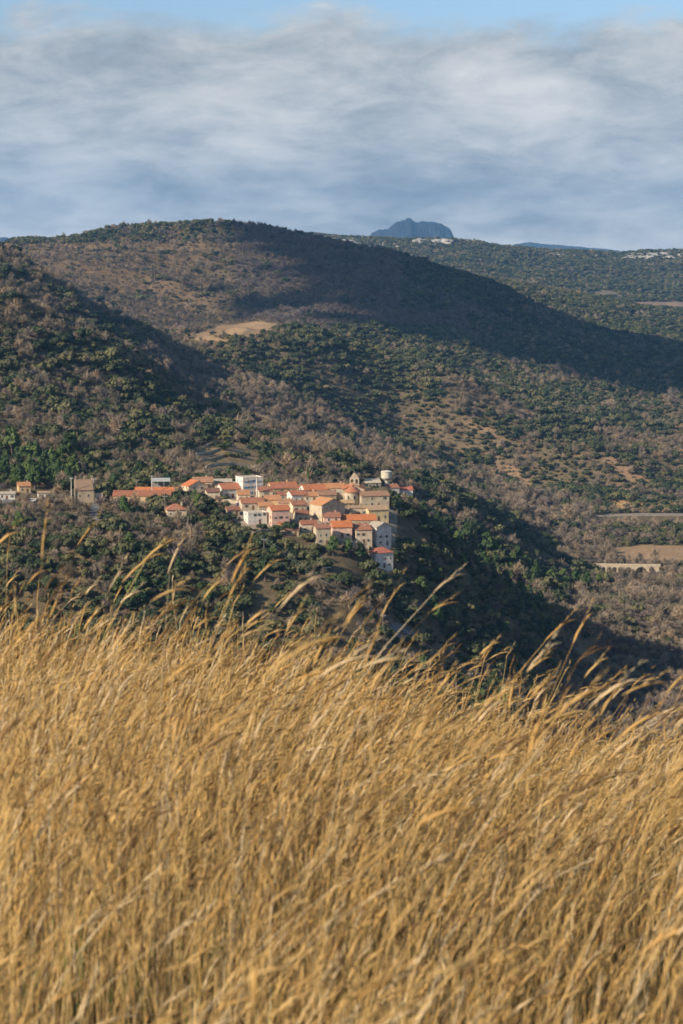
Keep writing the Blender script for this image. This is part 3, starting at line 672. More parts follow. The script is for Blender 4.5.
# dry stone terrace walls and retaining walls following the ground
def follow_wall(label, pts, h, th, mat, name='terrace_wall', grp=None, cat='wall'):
    P = [hit(a, b_, 780, 2500) for a, b_ in pts]; Q = []
    for i in range(len(P)-1):
        for k in range(6): Q.append(P[i].lerp(P[i+1], k/6))
    Q.append(P[-1]); v = []; f = []
    for i, c in enumerate(Q):
        dd = (Q[min(i+1,len(Q)-1)]-Q[max(i-1,0)]); dd.z = 0; dd.normalize(); nn = Vector((-dd.y, dd.x, 0))*th/2
        g = float(ground(c.x, c.y)); hh = h*(1+.12*math.sin(i*1.7))
        for sg, zz in ((-1,-.6),(1,-.6),(1,hh),(-1,hh)): v.append((c.x+sg*nn.x, c.y+sg*nn.y, g+zz))
    for i in range(len(Q)-1):
        a = i*4
        for k in range(4): f.append((a+k, a+(k+1)%4, a+4+(k+1)%4, a+4+k))
    f.append((3,2,1,0)); a = (len(Q)-1)*4; f.append((a,a+1,a+2,a+3))
    for c in Q[::3]: keep_clear(c.x, c.y, 2.2)
    o = MB().add(v, f).build(name, mat); tag(o, label, cat, grp); return o
g = 'dry stone walls of the terraces'
follow_wall('topmost dry stone terrace wall on the slope above the village', [(196,449),(214,444),(236,447)], 1.2, .6, wallmat('stone'), grp=g)
follow_wall('second terrace wall from the top on the slope above the village', [(196,455),(218,450),(246,454)], 1.2, .6, wallmat('stonepale'), grp=g)
follow_wall('third terrace wall from the top on the slope above the village', [(200,461),(225,456),(256,460)], 1.2, .6, wallmat('stone'), grp=g)
follow_wall('lowest dry stone terrace wall just above the roofs', [(206,468),(232,464),(262,468)], 1.3, .6, wallmat('stonepale'), grp=g)
follow_wall('tan retaining wall left of the lowest white house', [(351,547),(360,547),(369,551)], 2.4, .6, wallmat('stonepale'), 'retaining_wall')
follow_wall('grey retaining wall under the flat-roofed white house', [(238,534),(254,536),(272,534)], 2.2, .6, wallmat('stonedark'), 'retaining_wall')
follow_wall('low pale wall along the lane beside the left cottages', [(2,503),(24,502),(50,502)], 1.6, .4, plain('render_white', WC['white']), 'boundary_wall')
follow_wall('low wall in front of the upper left cream house', [(206,500),(222,502),(240,504)], 1.5, .4, wallmat('stonepale'), 'boundary_wall')

# cars
def car(label, px, py, rot, col):
    p = hit(px, py, 780); o = empty('parked_car', (p.x, p.y, p.z+.05), R(rot)); tag(o, label, 'car', 'parked cars')
    keep_clear(p.x, p.y, 3.5); keep_clear(p.x, p.y-5, 3)
    prof = [(-2.1,.35),(2.1,.35),(2.15,.75),(1.9,.9),(1.1,.98),(-1.95,1.0),(-2.1,.8)]
    bd = MB().prism(prof, -.85, .85).build('body', plain('car_'+col[0], col[1], rough=.3, var=.03, spec=.5), o)
    MB().prism([(-1.8,1.0),(1.05,.98),(.4,1.45),(-1.4,1.48)], -.76, .76).build('cabin', M_PANE, o)
    MB().prism([(-1.42,1.48),(.42,1.45),(.3,1.52),(-1.3,1.55)], -.72, .72).build('roof', bd.data.materials[0], o)
    for x in (-1.35, 1.35):
        for y in (-.82, .82):
            m = MB(); m.lathe([(.02,-.1),(.33,-.1),(.33,.1),(.02,.1)],0,0,14); w_ = m.build('wheel', plain('rubber',(0.03,0.03,0.03)), o); w_.location=(x,y,.33); w_.rotation_euler=(PI/2,0,0)
wh = ('white', (0.75,0.75,0.75)); gy = ('silver', (0.4,0.42,0.45)); bl_ = ('blue', (0.06,0.12,0.3))
car('white car parked alone among the trees below the front row', 326, 569, 20, wh)
car('white car on the left lane, between the shed and the cottages', 32, 502, 5, wh)
car('silver car beside the lane left of the small white shed', 16, 503, -8, gy)
car('blue car parked below the tall white block', 240, 506, 15, bl_)
car('white car on the lane near the stone tower', 58, 502, 0, wh)
car('dark grey car on the lane at the grass edge under the village', 404, 634, -30, ('grey', (0.12,0.13,0.14)))

# limestone outcrops on the far plateau
M_LIME = plain('limestone', (0.33,0.31,0.28), var=.4, scale=.12, bump=.3)
def rock_mesh(seed):
    bm = bmesh.new(); bmesh.ops.create_icosphere(bm, subdivisions=3, radius=1)
    for v in bm.verts:
        n_ = mnoise.fractal(v.co*1.6+Vector((seed*7.3,0,0)), 1, 2, 4); v.co *= 1+.45*n_
        v.co.z = round(v.co.z*5)/5*.35+v.co.z*.65
    me = bpy.data.meshes.new('limestone_outcrop'); bm.to_mesh(me); bm.free(); me.materials.append(M_LIME); return me
RM_ = [rock_mesh(i) for i in range(5)]
def rocks(label, n, x0, x1, yf, smin, smax, grp, jit=2):
    for k in range(n):
        px = random.uniform(x0, x1); p = hit(px, yf(px)+random.uniform(0, jit), 3900, 7600)
        o = bpy.data.objects.new('limestone_outcrop', RM_[k % 5]); COL.objects.link(o)
        sc = random.uniform(smin, smax); o.location = p; o.scale = (sc*random.uniform(1,1.8), sc*.7, sc*.55); o.rotation_euler = (0,0,random.uniform(-.4,.4))
        tag(o, label, 'rock', grp)
crest = lambda px: float(np.interp(px, [290,300,350,400,450,500,560,600,683],[236.5,236.5,240,242,241.5,248,253,255,252.5]))
rocks('small white limestone outcrop on the ridge line left of the blue peak', 26, 292, 362, lambda p: crest(p), 6, 14, 'limestone outcrops left of the blue peak', 5)
rocks('pale limestone crag on the ridge directly below the blue peak', 7, 374, 400, lambda p: crest(p)+2, 5, 10, 'limestone crags below the blue peak', 4)
rocks('grey limestone knoll on the ridge below the right shoulder of the blue peak', 8, 416, 445, lambda p: crest(p)-.5, 10, 22, 'limestone knolls right of the blue peak', 2)
rocks('white limestone outcrop on the plateau edge at the far right', 30, 630, 683, lambda p: crest(p), 7, 15, 'limestone outcrops at far right', 5)
rocks('tiny pale rock halfway along the plateau ridge', 9, 520, 600, lambda p: crest(p)+.5, 5, 9, 'rocks along the plateau ridge', 3)

# ------------------------------------------------------------------ trees
def cards(points, normals, size, r, squash=1.0):
    n = len(points); a = r.normal(size=(n,3)); t = np.cross(normals, a); t /= np.linalg.norm(t,axis=1)[:,None]+1e-9
    b_ = np.cross(normals, t); sz = size*(0.6+0.8*r.random(n))[:,None]
    v = np.stack([points-t*sz-b_*sz*.6, points+t*sz-b_*sz*.45, points+t*sz*.7+b_*sz*.7, points-t*sz*.5+b_*sz*.6],1)
    return v.reshape(-1,3)
def leafy(lobes, per, size, r, core=.8):
    V = []; 
    for (c, rad) in lobes:
        d = r.normal(size=(per,3)); d[:,2] = np.where(d[:,2]<-.5*abs(d[:,2]).mean(), -d[:,2], d[:,2]); d /= np.linalg.norm(d,axis=1)[:,None]
        nn = d + r.normal(size=(per,3))*.45; nn /= np.linalg.norm(nn,axis=1)[:,None]
        V.append(cards(np.array(c)+d*np.array(rad)*(0.8+.3*r.random((per,1))), nn, size, r))
    V = np.vstack(V); v = [tuple(p) for p in V]; f = [(4*i,4*i+1,4*i+2,4*i+3) for i in range(len(V)//4)]
    for (c, rad) in lobes:   # dense inner foliage
        n0 = len(v)
        for i in range(1,4):
            for k in range(7):
                a = PI*i/4; t = 2*PI*k/7+i; v.append(tuple(np.array(c)+core*np.array(rad)*np.array([math.sin(a)*math.cos(t), math.sin(a)*math.sin(t), math.cos(a)])))
        v.append(tuple(np.array(c)+core*np.array(rad)*[0,0,1])); v.append(tuple(np.array(c)-core*np.array(rad)*[0,0,1]))
        for k in range(7):
            q_ = (k+1)%7; f.append((n0+21,n0+k,n0+q_)); f.append((n0+22,n0+14+q_,n0+14+k))
            for i in (0,1): f.append((n0+i*7+k,n0+(i+1)*7+k,n0+(i+1)*7+q_,n0+i*7+q_))
    return v, f
def oak(seed, flatn=.8, hgt=1.0):
    r = np.random.default_rng(seed); L = []
    for i in range(9):
        a = r.random()*2*PI; d = math.sqrt(r.random())*.8
        z = .62*hgt+.42*(1-d)*r.random()*hgt
        q_ = r.uniform(.2,.48); L.append(((d*math.cos(a), d*math.sin(a), z), (q_, q_, q_*flatn)))
    L.append(((0,0,.62*hgt),(.6,.6,.5*hgt)))
    return leafy(L, 34, .13, r)
def trunk(h=.6, r0=.09, seed=0):
    r = random.Random(seed); m = MB(); m.tube([(0,0,-.25),(r.uniform(-.03,.03),0,h*.5),(r.uniform(-.06,.06),r.uniform(-.05,.05),h)], [r0, r0*.75, r0*.5], 6)
    for k in range(4):
        a = r.random()*6.28; m.tube([(0,0,h*.5),(math.cos(a)*.2,math.sin(a)*.2,h*.8),(math.cos(a)*.4,math.sin(a)*.4,h*1.05)], [r0*.45,r0*.3,r0*.15], 5)
    return m.v, m.f
def bare(seed, n=300, tall=1.25, wd=.019):
    """leafless crown: limbs that fork into a fuzz of thin twigs"""
    r = np.random.default_rng(seed); V = []; Fc = []
    tips = []
    for i in range(16):
        a = r.random()*2*PI; sp = r.random()**.6; e = np.array([math.cos(a)*sp*.62, math.sin(a)*sp*.62, tall*(1.0-.42*sp*sp-.2*r.random())])
        b0 = np.array([0,0,.22+.25*r.random()]); tips.append((b0, e))
        side = np.cross(e-b0,[0,0,1.]); side /= np.linalg.norm(side)+1e-9; k = len(V); w_ = .022
        V += [b0-side*w_, b0+side*w_, e]; Fc.append((k,k+1,k+2))
        side2 = np.cross(side, e-b0); side2 /= np.linalg.norm(side2)+1e-9; k = len(V); V += [b0-side2*w_, b0+side2*w_, e]; Fc.append((k,k+1,k+2))
    for i in range(n):
        b0, e = tips[r.integers(16)]; t = .35+.65*r.random(); p0 = b0+(e-b0)*t
        d = (e-b0)*.35+r.normal(size=3)*.34+np.array([0,0,.2]); d *= (.32+.25*r.random())/(np.linalg.norm(d)+1e-9)
        side = np.cross(d, r.normal(size=3)); side /= np.linalg.norm(side)+1e-9; w_ = wd*(.6+.8*r.random()); k = len(V)
        V += [p0-side*w_, p0+side*w_, p0+d+side*w_*.4, p0+d-side*w_*.4]; Fc.append((k,k+1,k+2,k+3))
    return [tuple(p) for p in V], Fc
def cone_tree(seed, tall=2.6, rad=.5, n=16, per=30, size=.13):
    r = np.random.default_rng(seed); L = []
    for i in range(n):
        t = (i+.5)/n; rr = rad*(1-t)**.75*(.75+.3*r.random()); a = r.random()*6.28
        L.append(((rr*.35*math.cos(a), rr*.35*math.sin(a), .25+t*(tall-.3)), (rr+.08, rr+.08, tall/n*1.5)))
    return leafy(L, per, size, r, .75)
def pine(seed):
    r = np.random.default_rng(seed); L = []
    for i in range(12):
        t = i/11; a = r.random()*6.28; d = (.55-.38*t)*r.uniform(.4,1)
        L.append(((d*math.cos(a), d*math.sin(a), .75+t*1.0), (.34-.12*t, .34-.12*t, .24)))
    return leafy(L, 34, .11, r)
def obj_mesh(name, vf, mat):
    me = bpy.data.meshes.new(name); me.from_pydata(vf[0], [], vf[1]); me.update(); me.materials.append(mat); return me
def joined(name, crown, tr, mat):
    me = bpy.data.meshes.new(name); n = len(crown[0])
    me.from_pydata(list(crown[0])+list(tr[0]), [], list(crown[1])+[tuple(i+n for i in f) for f in tr[1]]); me.update()
    me.materials.append(mat); me.materials.append(M_BARK)
    mi = np.zeros(len(me.polygons), np.int32); mi[len(crown[1]):] = 1; me.polygons.foreach_set('material_index', mi); return me
SP = {'oak': dict(name='evergreen_oak', cat='tree', mat=M_OAK, crowns=[oak(s_, random.uniform(.7,.95), random.uniform(.85,1.15)) for s_ in range(5)], trunk=trunk(.6,.08,1)),
      'bare': dict(name='bare_tree', cat='tree', mat=M_BARE, crowns=[bare(s_, tall=random.uniform(1.15,1.5)) for s_ in range(20,25)], trunk=trunk(.45,.06,2)),
      'young': dict(name='bare_sapling', cat='tree', mat=M_PURP, crowns=[bare(s_, 240, 1.3, .022) for s_ in range(30,33)], trunk=trunk(.45,.05,3)),
      'pine': dict(name='pine_tree', cat='tree', mat=M_PINE, crowns=[pine(s_) for s_ in range(40,43)], trunk=trunk(1.1,.08,4)),
      'cypress': dict(name='cypress_tree', cat='tree', mat=M_PINE, crowns=[cone_tree(50,3.2,.42), cone_tree(51,3.6,.36)], trunk=trunk(.5,.07,5)),
      'scrub': dict(name='scrub_bush', cat='bush', mat=M_SCRUB, crowns=[oak(s_, .7, .55) for s_ in range(60,63)], trunk=trunk(.3,.05,6))}
for k, S in SP.items():
    S['crown_me'] = [obj_mesh('crown', c, S['mat']) for c in S['crowns']]
    S['trunk_me'] = obj_mesh('trunk', S['trunk'], M_BARK)
    S['joined'] = [joined(S['name'], c, S['trunk'], S['mat']) for c in S['crowns']]

def scatter(r0, r1, sp, umin=-150, umax=840):
    t0 = math.atan((umin-CX)/F); t1 = math.atan((umax-CX)/F)
    xm = r1*math.tan(t0), r1*math.tan(t1)
    gx = np.arange(xm[0], xm[1], sp); gy = np.arange(r0*.97, r1, sp)
    X, Y = np.meshgrid(gx, gy); X = X.ravel()+rng.uniform(-.5,.5,X.size)*sp*1.1; Y = Y.ravel()+rng.uniform(-.5,.5,Y.size)*sp*1.1
    th = np.arctan2(X, Y); r = np.hypot(X, Y); k = (th > t0) & (th < t1) & (r > r0) & (r <= r1)
    return X[k], Y[k]
parts = []
for (a, b_, sp_) in ((600,1100,3.2),(1100,1950,4.3),(1950,3850,5.0),(3850,5900,8.5),(5900,7300,10.5)):
    x, y = scatter(a, b_, sp_); parts.append((x, y, np.full(len(x), sp_)))
TX = np.concatenate([p[0] for p in parts]); TY = np.concatenate([p[1] for p in parts]); SPC = np.concatenate([p[2] for p in parts])
TZ = ground(TX, TY)
k = ~hidden_by(TX, TY, TZ+7, 0.006); TX, TY, TZ, SPC = TX[k], TY[k], TZ[k], SPC[k]
kd = cover_at(TX, TY)
okc = (kd == 0)
names = [c[0] for c in COVER]
for i_, nme in enumerate(names):
    if nme == 'terrace': okc |= (kd == i_+1) & (rng.random(len(kd)) < .07)
    if nme == 'village': okc |= (kd == i_+1) & (rng.random(len(kd)) < .35)
    if nme == 'grass': okc |= (kd == i_+1) & (rng.random(len(kd)) < .45)
    if nme == 'ochre': okc |= (kd == i_+1) & (rng.random(len(kd)) < .3)
    if nme == 'rock': okc |= (kd == i_+1)
FPa = np.array(footprints)
near = TY < 1700
bad = np.zeros(len(TX), bool)
for fx_, fy_, fr_ in footprints: bad |= near & ((TX-fx_)**2+(TY-fy_)**2 < fr_*fr_)
k = okc & ~bad; TX, TY, TZ, SPC = TX[k], TY[k], TZ[k], SPC[k]
RT = np.hypot(TX, TY); UT, VT = project(TX, TY, TZ)
nA = fbm(TX, TY, 90, 3, 70); nB = fbm(TX, TY, 35, 3, 80); rd = rng.random(len(TX))
# share of evergreen, of leafless and of low scrub by place
pe = np.full(len(TX), .62); ps = np.full(len(TX), .10); dens = np.ones(len(TX)); purple = np.zeros(len(TX))
def setw(mask, e=None, s=None, d=None, pu=None):
    if e is not None: pe[mask] = e
    if s is not None: ps[mask] = s
    if d is not None: dens[mask] = d
    if pu is not None: purple[mask] = pu
Z1 = RT < 1060
setw(Z1, .74, .07, .95); setw(Z1 & (UT < 220) & (VT < 545), .62, .16); setw(Z1 & (UT > 500) & (VT > 640), .12, .1); setw((RT < 1420) & (UT > 555), .02, .08, .95)
setw((RT < 1100) & (UT > 395) & (UT < 560) & (VT < 690), .86, .04, .97)
Z2 = (RT >= 1060) & (RT < 1640); setw(Z2, .70, .12)
setw(Z2 & (VT < 335), .25, .2); setw(Z2 & (UT > 170) & (UT < 430), .30, .12)
setw(Z2 & (UT > 420) & (UT < 560), .62, .1); setw(Z2 & (UT >= 560), .03, .12, .95)
setw((RT > 1400) & (RT < 1500) & (UT > 545) & (UT < 606), .95, 0, 1)
Z3 = (RT >= 1640) & (RT < 2180); setw(Z3, .12, .1); setw(Z3 & (UT > 100) & (UT < 150) & (VT < 345) & (VT > 322), .8, .1)
setw(Z3 & (UT > 380), .3, .12)
Z4 = (RT >= 2180) & (RT < 2620); setw(Z4, .86, .06); setw(Z4 & (UT < 225), .35, .2)
setw(Z4 & (UT > 500) & (VT > 425), .60, .2, .95)
Z5 = (RT >= 2620) & (RT < 3850); setw(Z5, .62, .10, .95); setw(Z5 & (UT > 215) & (UT < 470) & (VT < 335), .04, .04, 1, 1); setw(Z5 & (UT > 400) & (UT < 560) & (VT < 310), .7, .04, 1, 1)
setw(Z5 & (VT > 326) & (UT > 330), .84, .05, .97); setw(Z5 & (UT < 235) , .18, .32, .55, .35); setw(Z5 & (UT < 235) & (VT < 244), .75, .1, .8)
setw((RT > 1980) & (RT < 2350) & (UT > 440), .52, .22, .92)
Z6 = RT >= 3850; setw(Z6, .9, .06, .97)
e_ = np.clip(pe + ((nA-.5)*2.2 + (nB-.5)*1.6)*np.minimum(1, 4.2*pe*(1-pe)), 0.02, .98)
spc = np.where(rd < e_, 0, 1)
rs_ = rng.random(len(TX)); spc = np.where(rs_ < ps, 5, spc)
spc = np.where((spc == 1) & (rng.random(len(TX)) < np.maximum(purple, .12)), 2, spc)
spc = np.where((spc == 0) & (RT < 1100) & (rng.random(len(TX)) < .05), 3, spc)
spc = np.where((RT > 1060) & (RT < 1300) & (UT > 420) & (UT < 545) & (rng.random(len(TX)) < .3), 3, spc)
spc = np.where((RT > 980) & (RT < 1200) & (UT < 75) & (VT > 455) & (VT < 486) & (rng.random(len(TX)) < .7), 3, spc)
front = ((UT > 592) & (VT > 515) & (VT < 525) & (RT > 1650) & (RT < 2080)) | ((UT > 188) & (UT < 262) & (VT > 466) & (VT < 476) & (RT > 1050) & (RT < 1400) & (rng.random(len(TX)) < .7)) | (UT > 596) & (VT > 561) & (VT < 571) & (RT > 1350) & (RT < 1520)
keep = (rng.random(len(TX)) < dens*np.clip(.45+1.3*fbm(TX, TY, 22, 2, 99), 0, 1)) & ~front
SZ = SPC*.5*rng.lognormal(.14, .44, len(TX))*(.75+.5*nA)*np.where(RT < 1100, 1.24, 1)
SZ *= np.where(spc == 5, .5, 1)*np.where(spc == 2, .95, 1)*np.where(spc == 1, 1.08, 1)*np.where(spc == 3, 1.05, 1)
SZ = np.minimum(SZ, np.where(RT < 1100, 4.8, 7.5))
SZ *= np.where((RT > 3850), .95, 1)
inv = (TY < 1030) & (UT > 225) & (UT < 400) & (VT < 548); SZ = np.where(inv, SZ*.75, SZ)
TX, TY, TZ, spc, SZ, UT, VT, RT = [a[keep] for a in (TX, TY, TZ, spc, SZ, UT, VT, RT)]
# trees that stand out in the photograph
KEY = ['oak','bare','young','pine','cypress','scrub']
special = [(308,488,'cypress',3.0,'dark slender cypress on the bank above the village roofs, the taller of the close pair'),(312,489,'cypress',2.5,'shorter cypress of the close pair above the village roofs'),
 (276,484,'cypress',2.6,'cypress by the road left of the close pair of cypresses'),(341,487,'bare',5.5,'pinkish leafless tree left of the bell gable'),(328,488,'bare',5.5,'wide leafless tree standing behind the centre roofs'),
 (289,533,'oak',4.4,'big dark round tree beside the tall pink house'),(306,542,'oak',4.0,'dense evergreen oak left of the tall narrow beige house'),(333,556,'pine',4.6,'bright green umbrella pine left of a row of three under the front row'),
 (348,558,'pine',4.4,'bright green umbrella pine in the middle of the three under the front row'),(361,562,'pine',4.3,'green umbrella pine nearest the lowest white house'),(265,582,'pine',5.2,'tall bright green pine beside the cable line'),
 (421,598,'pine',5.0,'bushy pine on the dark flank right of the village'),(463,570,'pine',4.0,'upright green conifer against the shaded flank'),(345,612,'bare',5.2,'pale leafless tree on the slope beneath the lowest white house'),
 (582,640,'bare',10.0,'huge round leafless tree on the valley floor at right'),(560,641,'bare',5.0,'smaller leafless tree at the left foot of the huge round one'),(80,541,'oak',4.6,'round bright oak left of the grey lane'),
 (35,490,'pine',6.4,'tallest dark pine of the grove at far left'),(20,488,'pine',5.8,'broad pine in the grove at far left, beside the tallest one'),(48,490,'pine',5.6,'pine at the right end of the far left grove'),(63,492,'oak',5.0,'round tree just left of the stone tower'),
 (104,500,'oak',5.0,'dark spreading tree right of the stone tower'),(397,512,'oak',4.8,'dark tree on the bank under the rightmost house'),(410,520,'oak',4.8,'dense dark tree on the steep bank right of the front row'),(424,515,'pine',4.8,'pine on the crest right of the village'),
 (437,528,'pine',5.0,'second pine down the crest right of the village'),(416,645,'oak',4.6,'yellowish green oak just right of the grey lane at the grass edge'),(563,588,'pine',6.5,'second bright green tree from the left in the valley grove'),
 (575,590,'pine',6.6,'tallest bright green tree in the middle of the valley grove'),(587,590,'pine',6.2,'second bright green tree from the right in the valley grove'),(599,592,'pine',6.0,'rightmost bright green tree of the valley grove'),(551,586,'pine',5.4,'leftmost bright green tree of the valley grove'),
 (386,476,'oak',3.2,'dark bush at the foot of the water tower'),(648,585,'bare',7.0,'tall leafless poplar-like tree below the bridge'),(668,592,'bare',7.5,'wide leafless tree right of the bridge')]
def make_tree(kind, x, y, z, s_, label, grp, var=0, sz=1.0):
    S = SP[kind]; rot = random.uniform(0, 6.28)
    o = bpy.data.objects.new(S['name'], None); COL.objects.link(o); o.location = (x, y, z); o.rotation_euler = (0,0,rot); o.scale = (s_, s_, s_*sz)
    for nme, me in (('crown', S['crown_me'][var % len(S['crown_me'])]), ('trunk', S['trunk_me'])):
        c = bpy.data.objects.new(nme, me); COL.objects.link(c); c.parent = o
    tag(o, label, S['cat'], grp); return o
for (px, py, kind, s_, lab) in special:
    p = hit(px, py, 780, 2600); make_tree(kind, p.x, p.y, p.z, s_, lab, None, random.randrange(9))
    kk = ((TX-p.x)**2+(TY-p.y)**2 > (s_*.8)**2) & ~((abs(TX-p.x) < s_*.9) & (TY < p.y) & (TY > p.y-s_*4.5)); TX, TY, TZ, spc, SZ, UT, VT, RT = [a[kk] for a in (TX, TY, TZ, spc, SZ, UT, VT, RT)]
seen = ~hidden_by(TX, TY, TZ+SZ*1.0, 0.0) & (UT > 2) & (UT < 681) & (VT < 628+UT*.12)
def zone(u, v, r):
    if r > 1060: 
        return 'on the slope behind the village' if u < 430 else 'in the valley right of the village'
    if v < 500: 
        return 'by the left cottages' if u < 70 else ('around the long barn' if u < 190 else 'along the top edge of the village')
    if u < 70: return 'on the wooded slope under the left cottages'
    if u < 130: return 'around the grey lane under the stone tower'
    if u < 225: return 'on the slope under the solitary orange roof'
    if u < 300: return 'on the slope under the tall pink house'
    if u < 400: return 'below the front row of the village'
    if u < 520: return 'on the steep flank right of the village'
    return 'on the valley floor at right'
ADJ = {0: 'rounded dark evergreen oak', 1: 'grey-brown leafless tree', 2: 'slight dark leafless sapling', 3: 'bright green pine', 5: 'low yellowish scrub bush'}
stuffmask = np.ones(len(TX), bool)
for kcode, lim in ((0,255),(1,225),(2,60),(3,110),(5,90)):
    cand = np.where(seen & (spc == kcode))[0]
    cand = cand[np.argsort(-(SZ[cand]/TY[cand]))][:lim]
    for i in cand:
        zn = zone(UT[i], VT[i], RT[i]); big = SZ[i]/TY[i]*F
        szw = 'broad ' if big > 9 else ('' if big > 6 else 'small ')
        make_tree(KEY[kcode], TX[i], TY[i], TZ[i], SZ[i], szw+ADJ[kcode]+' '+zn, SP[KEY[kcode]]['name'].replace('_',' ')+'s '+zn, int(i), random.uniform(.85,1.2))
    stuffmask[cand] = False
# the rest of each kind reads as woodland: one object per kind
def stuff_instances(name, meshes, X, Y, Z, S, label, cat):
    me = bpy.data.meshes.new(name); me.vertices.add(len(X)); me.vertices.foreach_set('co', np.stack([X,Y,Z],-1).astype(np.float32).ravel())
    def attr(n_, ty, dat, key='value'):
        a = me.attributes.new(n_, ty, 'POINT'); a.data.foreach_set(key, dat)
    attr('siz', 'FLOAT_VECTOR', np.stack([S, S, S*rng.uniform(.8,1.25,len(S))],-1).astype(np.float32).ravel(), 'vector')
    attr('rot', 'FLOAT_VECTOR', np.stack([rng.normal(0,.06,len(S)), rng.normal(0,.06,len(S)), rng.uniform(0,6.28,len(S))],-1).astype(np.float32).ravel(), 'vector')
    attr('pick', 'INT', rng.integers(0, len(meshes), len(S)).astype(np.int32))
    o = bpy.data.objects.new(name, me); COL.objects.link(o)
    ng = bpy.data.node_groups.new(name+'_nodes', 'GeometryNodeTree')
    ng.interface.new_socket('Geometry', in_out='INPUT', socket_type='NodeSocketGeometry'); ng.interface.new_socket('Geometry', in_out='OUTPUT', socket_type='NodeSocketGeometry')
    gi = ng.nodes.new('NodeGroupInput'); go = ng.nodes.new('NodeGroupOutput'); iop = ng.nodes.new('GeometryNodeInstanceOnPoints'); jn = ng.nodes.new('GeometryNodeJoinGeometry')
    for m_ in reversed(meshes):
        src = bpy.data.objects.new(name+'_source', m_)
        oi = ng.nodes.new('GeometryNodeObjectInfo'); oi.inputs['Object'].default_value = src; oi.inputs['As Instance'].default_value = True
        ng.links.new(oi.outputs['Geometry'], jn.inputs[0])
    def na(n_, ty):
        a = ng.nodes.new('GeometryNodeInputNamedAttribute'); a.data_type = ty; a.inputs['Name'].default_value = n_; return a.outputs['Attribute']
    ng.links.new(gi.outputs[0], iop.inputs['Points']); ng.links.new(jn.outputs[0], iop.inputs['Instance'])
    iop.inputs['Pick Instance'].default_value = True
    ng.links.new(na('pick','INT'), iop.inputs['Instance Index'])
    ng.links.new(na('rot','FLOAT_VECTOR'), iop.inputs['Rotation']); ng.links.new(na('siz','FLOAT_VECTOR'), iop.inputs['Scale'])
    ng.links.new(iop.outputs[0], go.inputs[0])
    md = o.modifiers.new('scatter', 'NODES'); md.node_group = ng
    tag(o, label, cat, kind='stuff'); return o
for kcode, nme, lab in ((0,'evergreen_woodland','dark green evergreen oak wood covering the hills'),(1,'leafless_woodland','grey-brown leafless wood on the hills and valley floor'),
                        (2,'young_woodland','dark purplish leafless coppice on the upper hill'),(3,'pine_woodland','scattered green pines among the oak wood'),(5,'scrubland','low yellowish scrub between the trees')):
    k = stuffmask & (spc == kcode)
    stuff_instances(nme, SP[KEY[kcode]]['joined'], TX[k], TY[k], TZ[k]-.1, SZ[k], lab, 'woodland')
print('TREES', len(TX), [int((spc == c).sum()) for c in (0,1,2,3,5)])

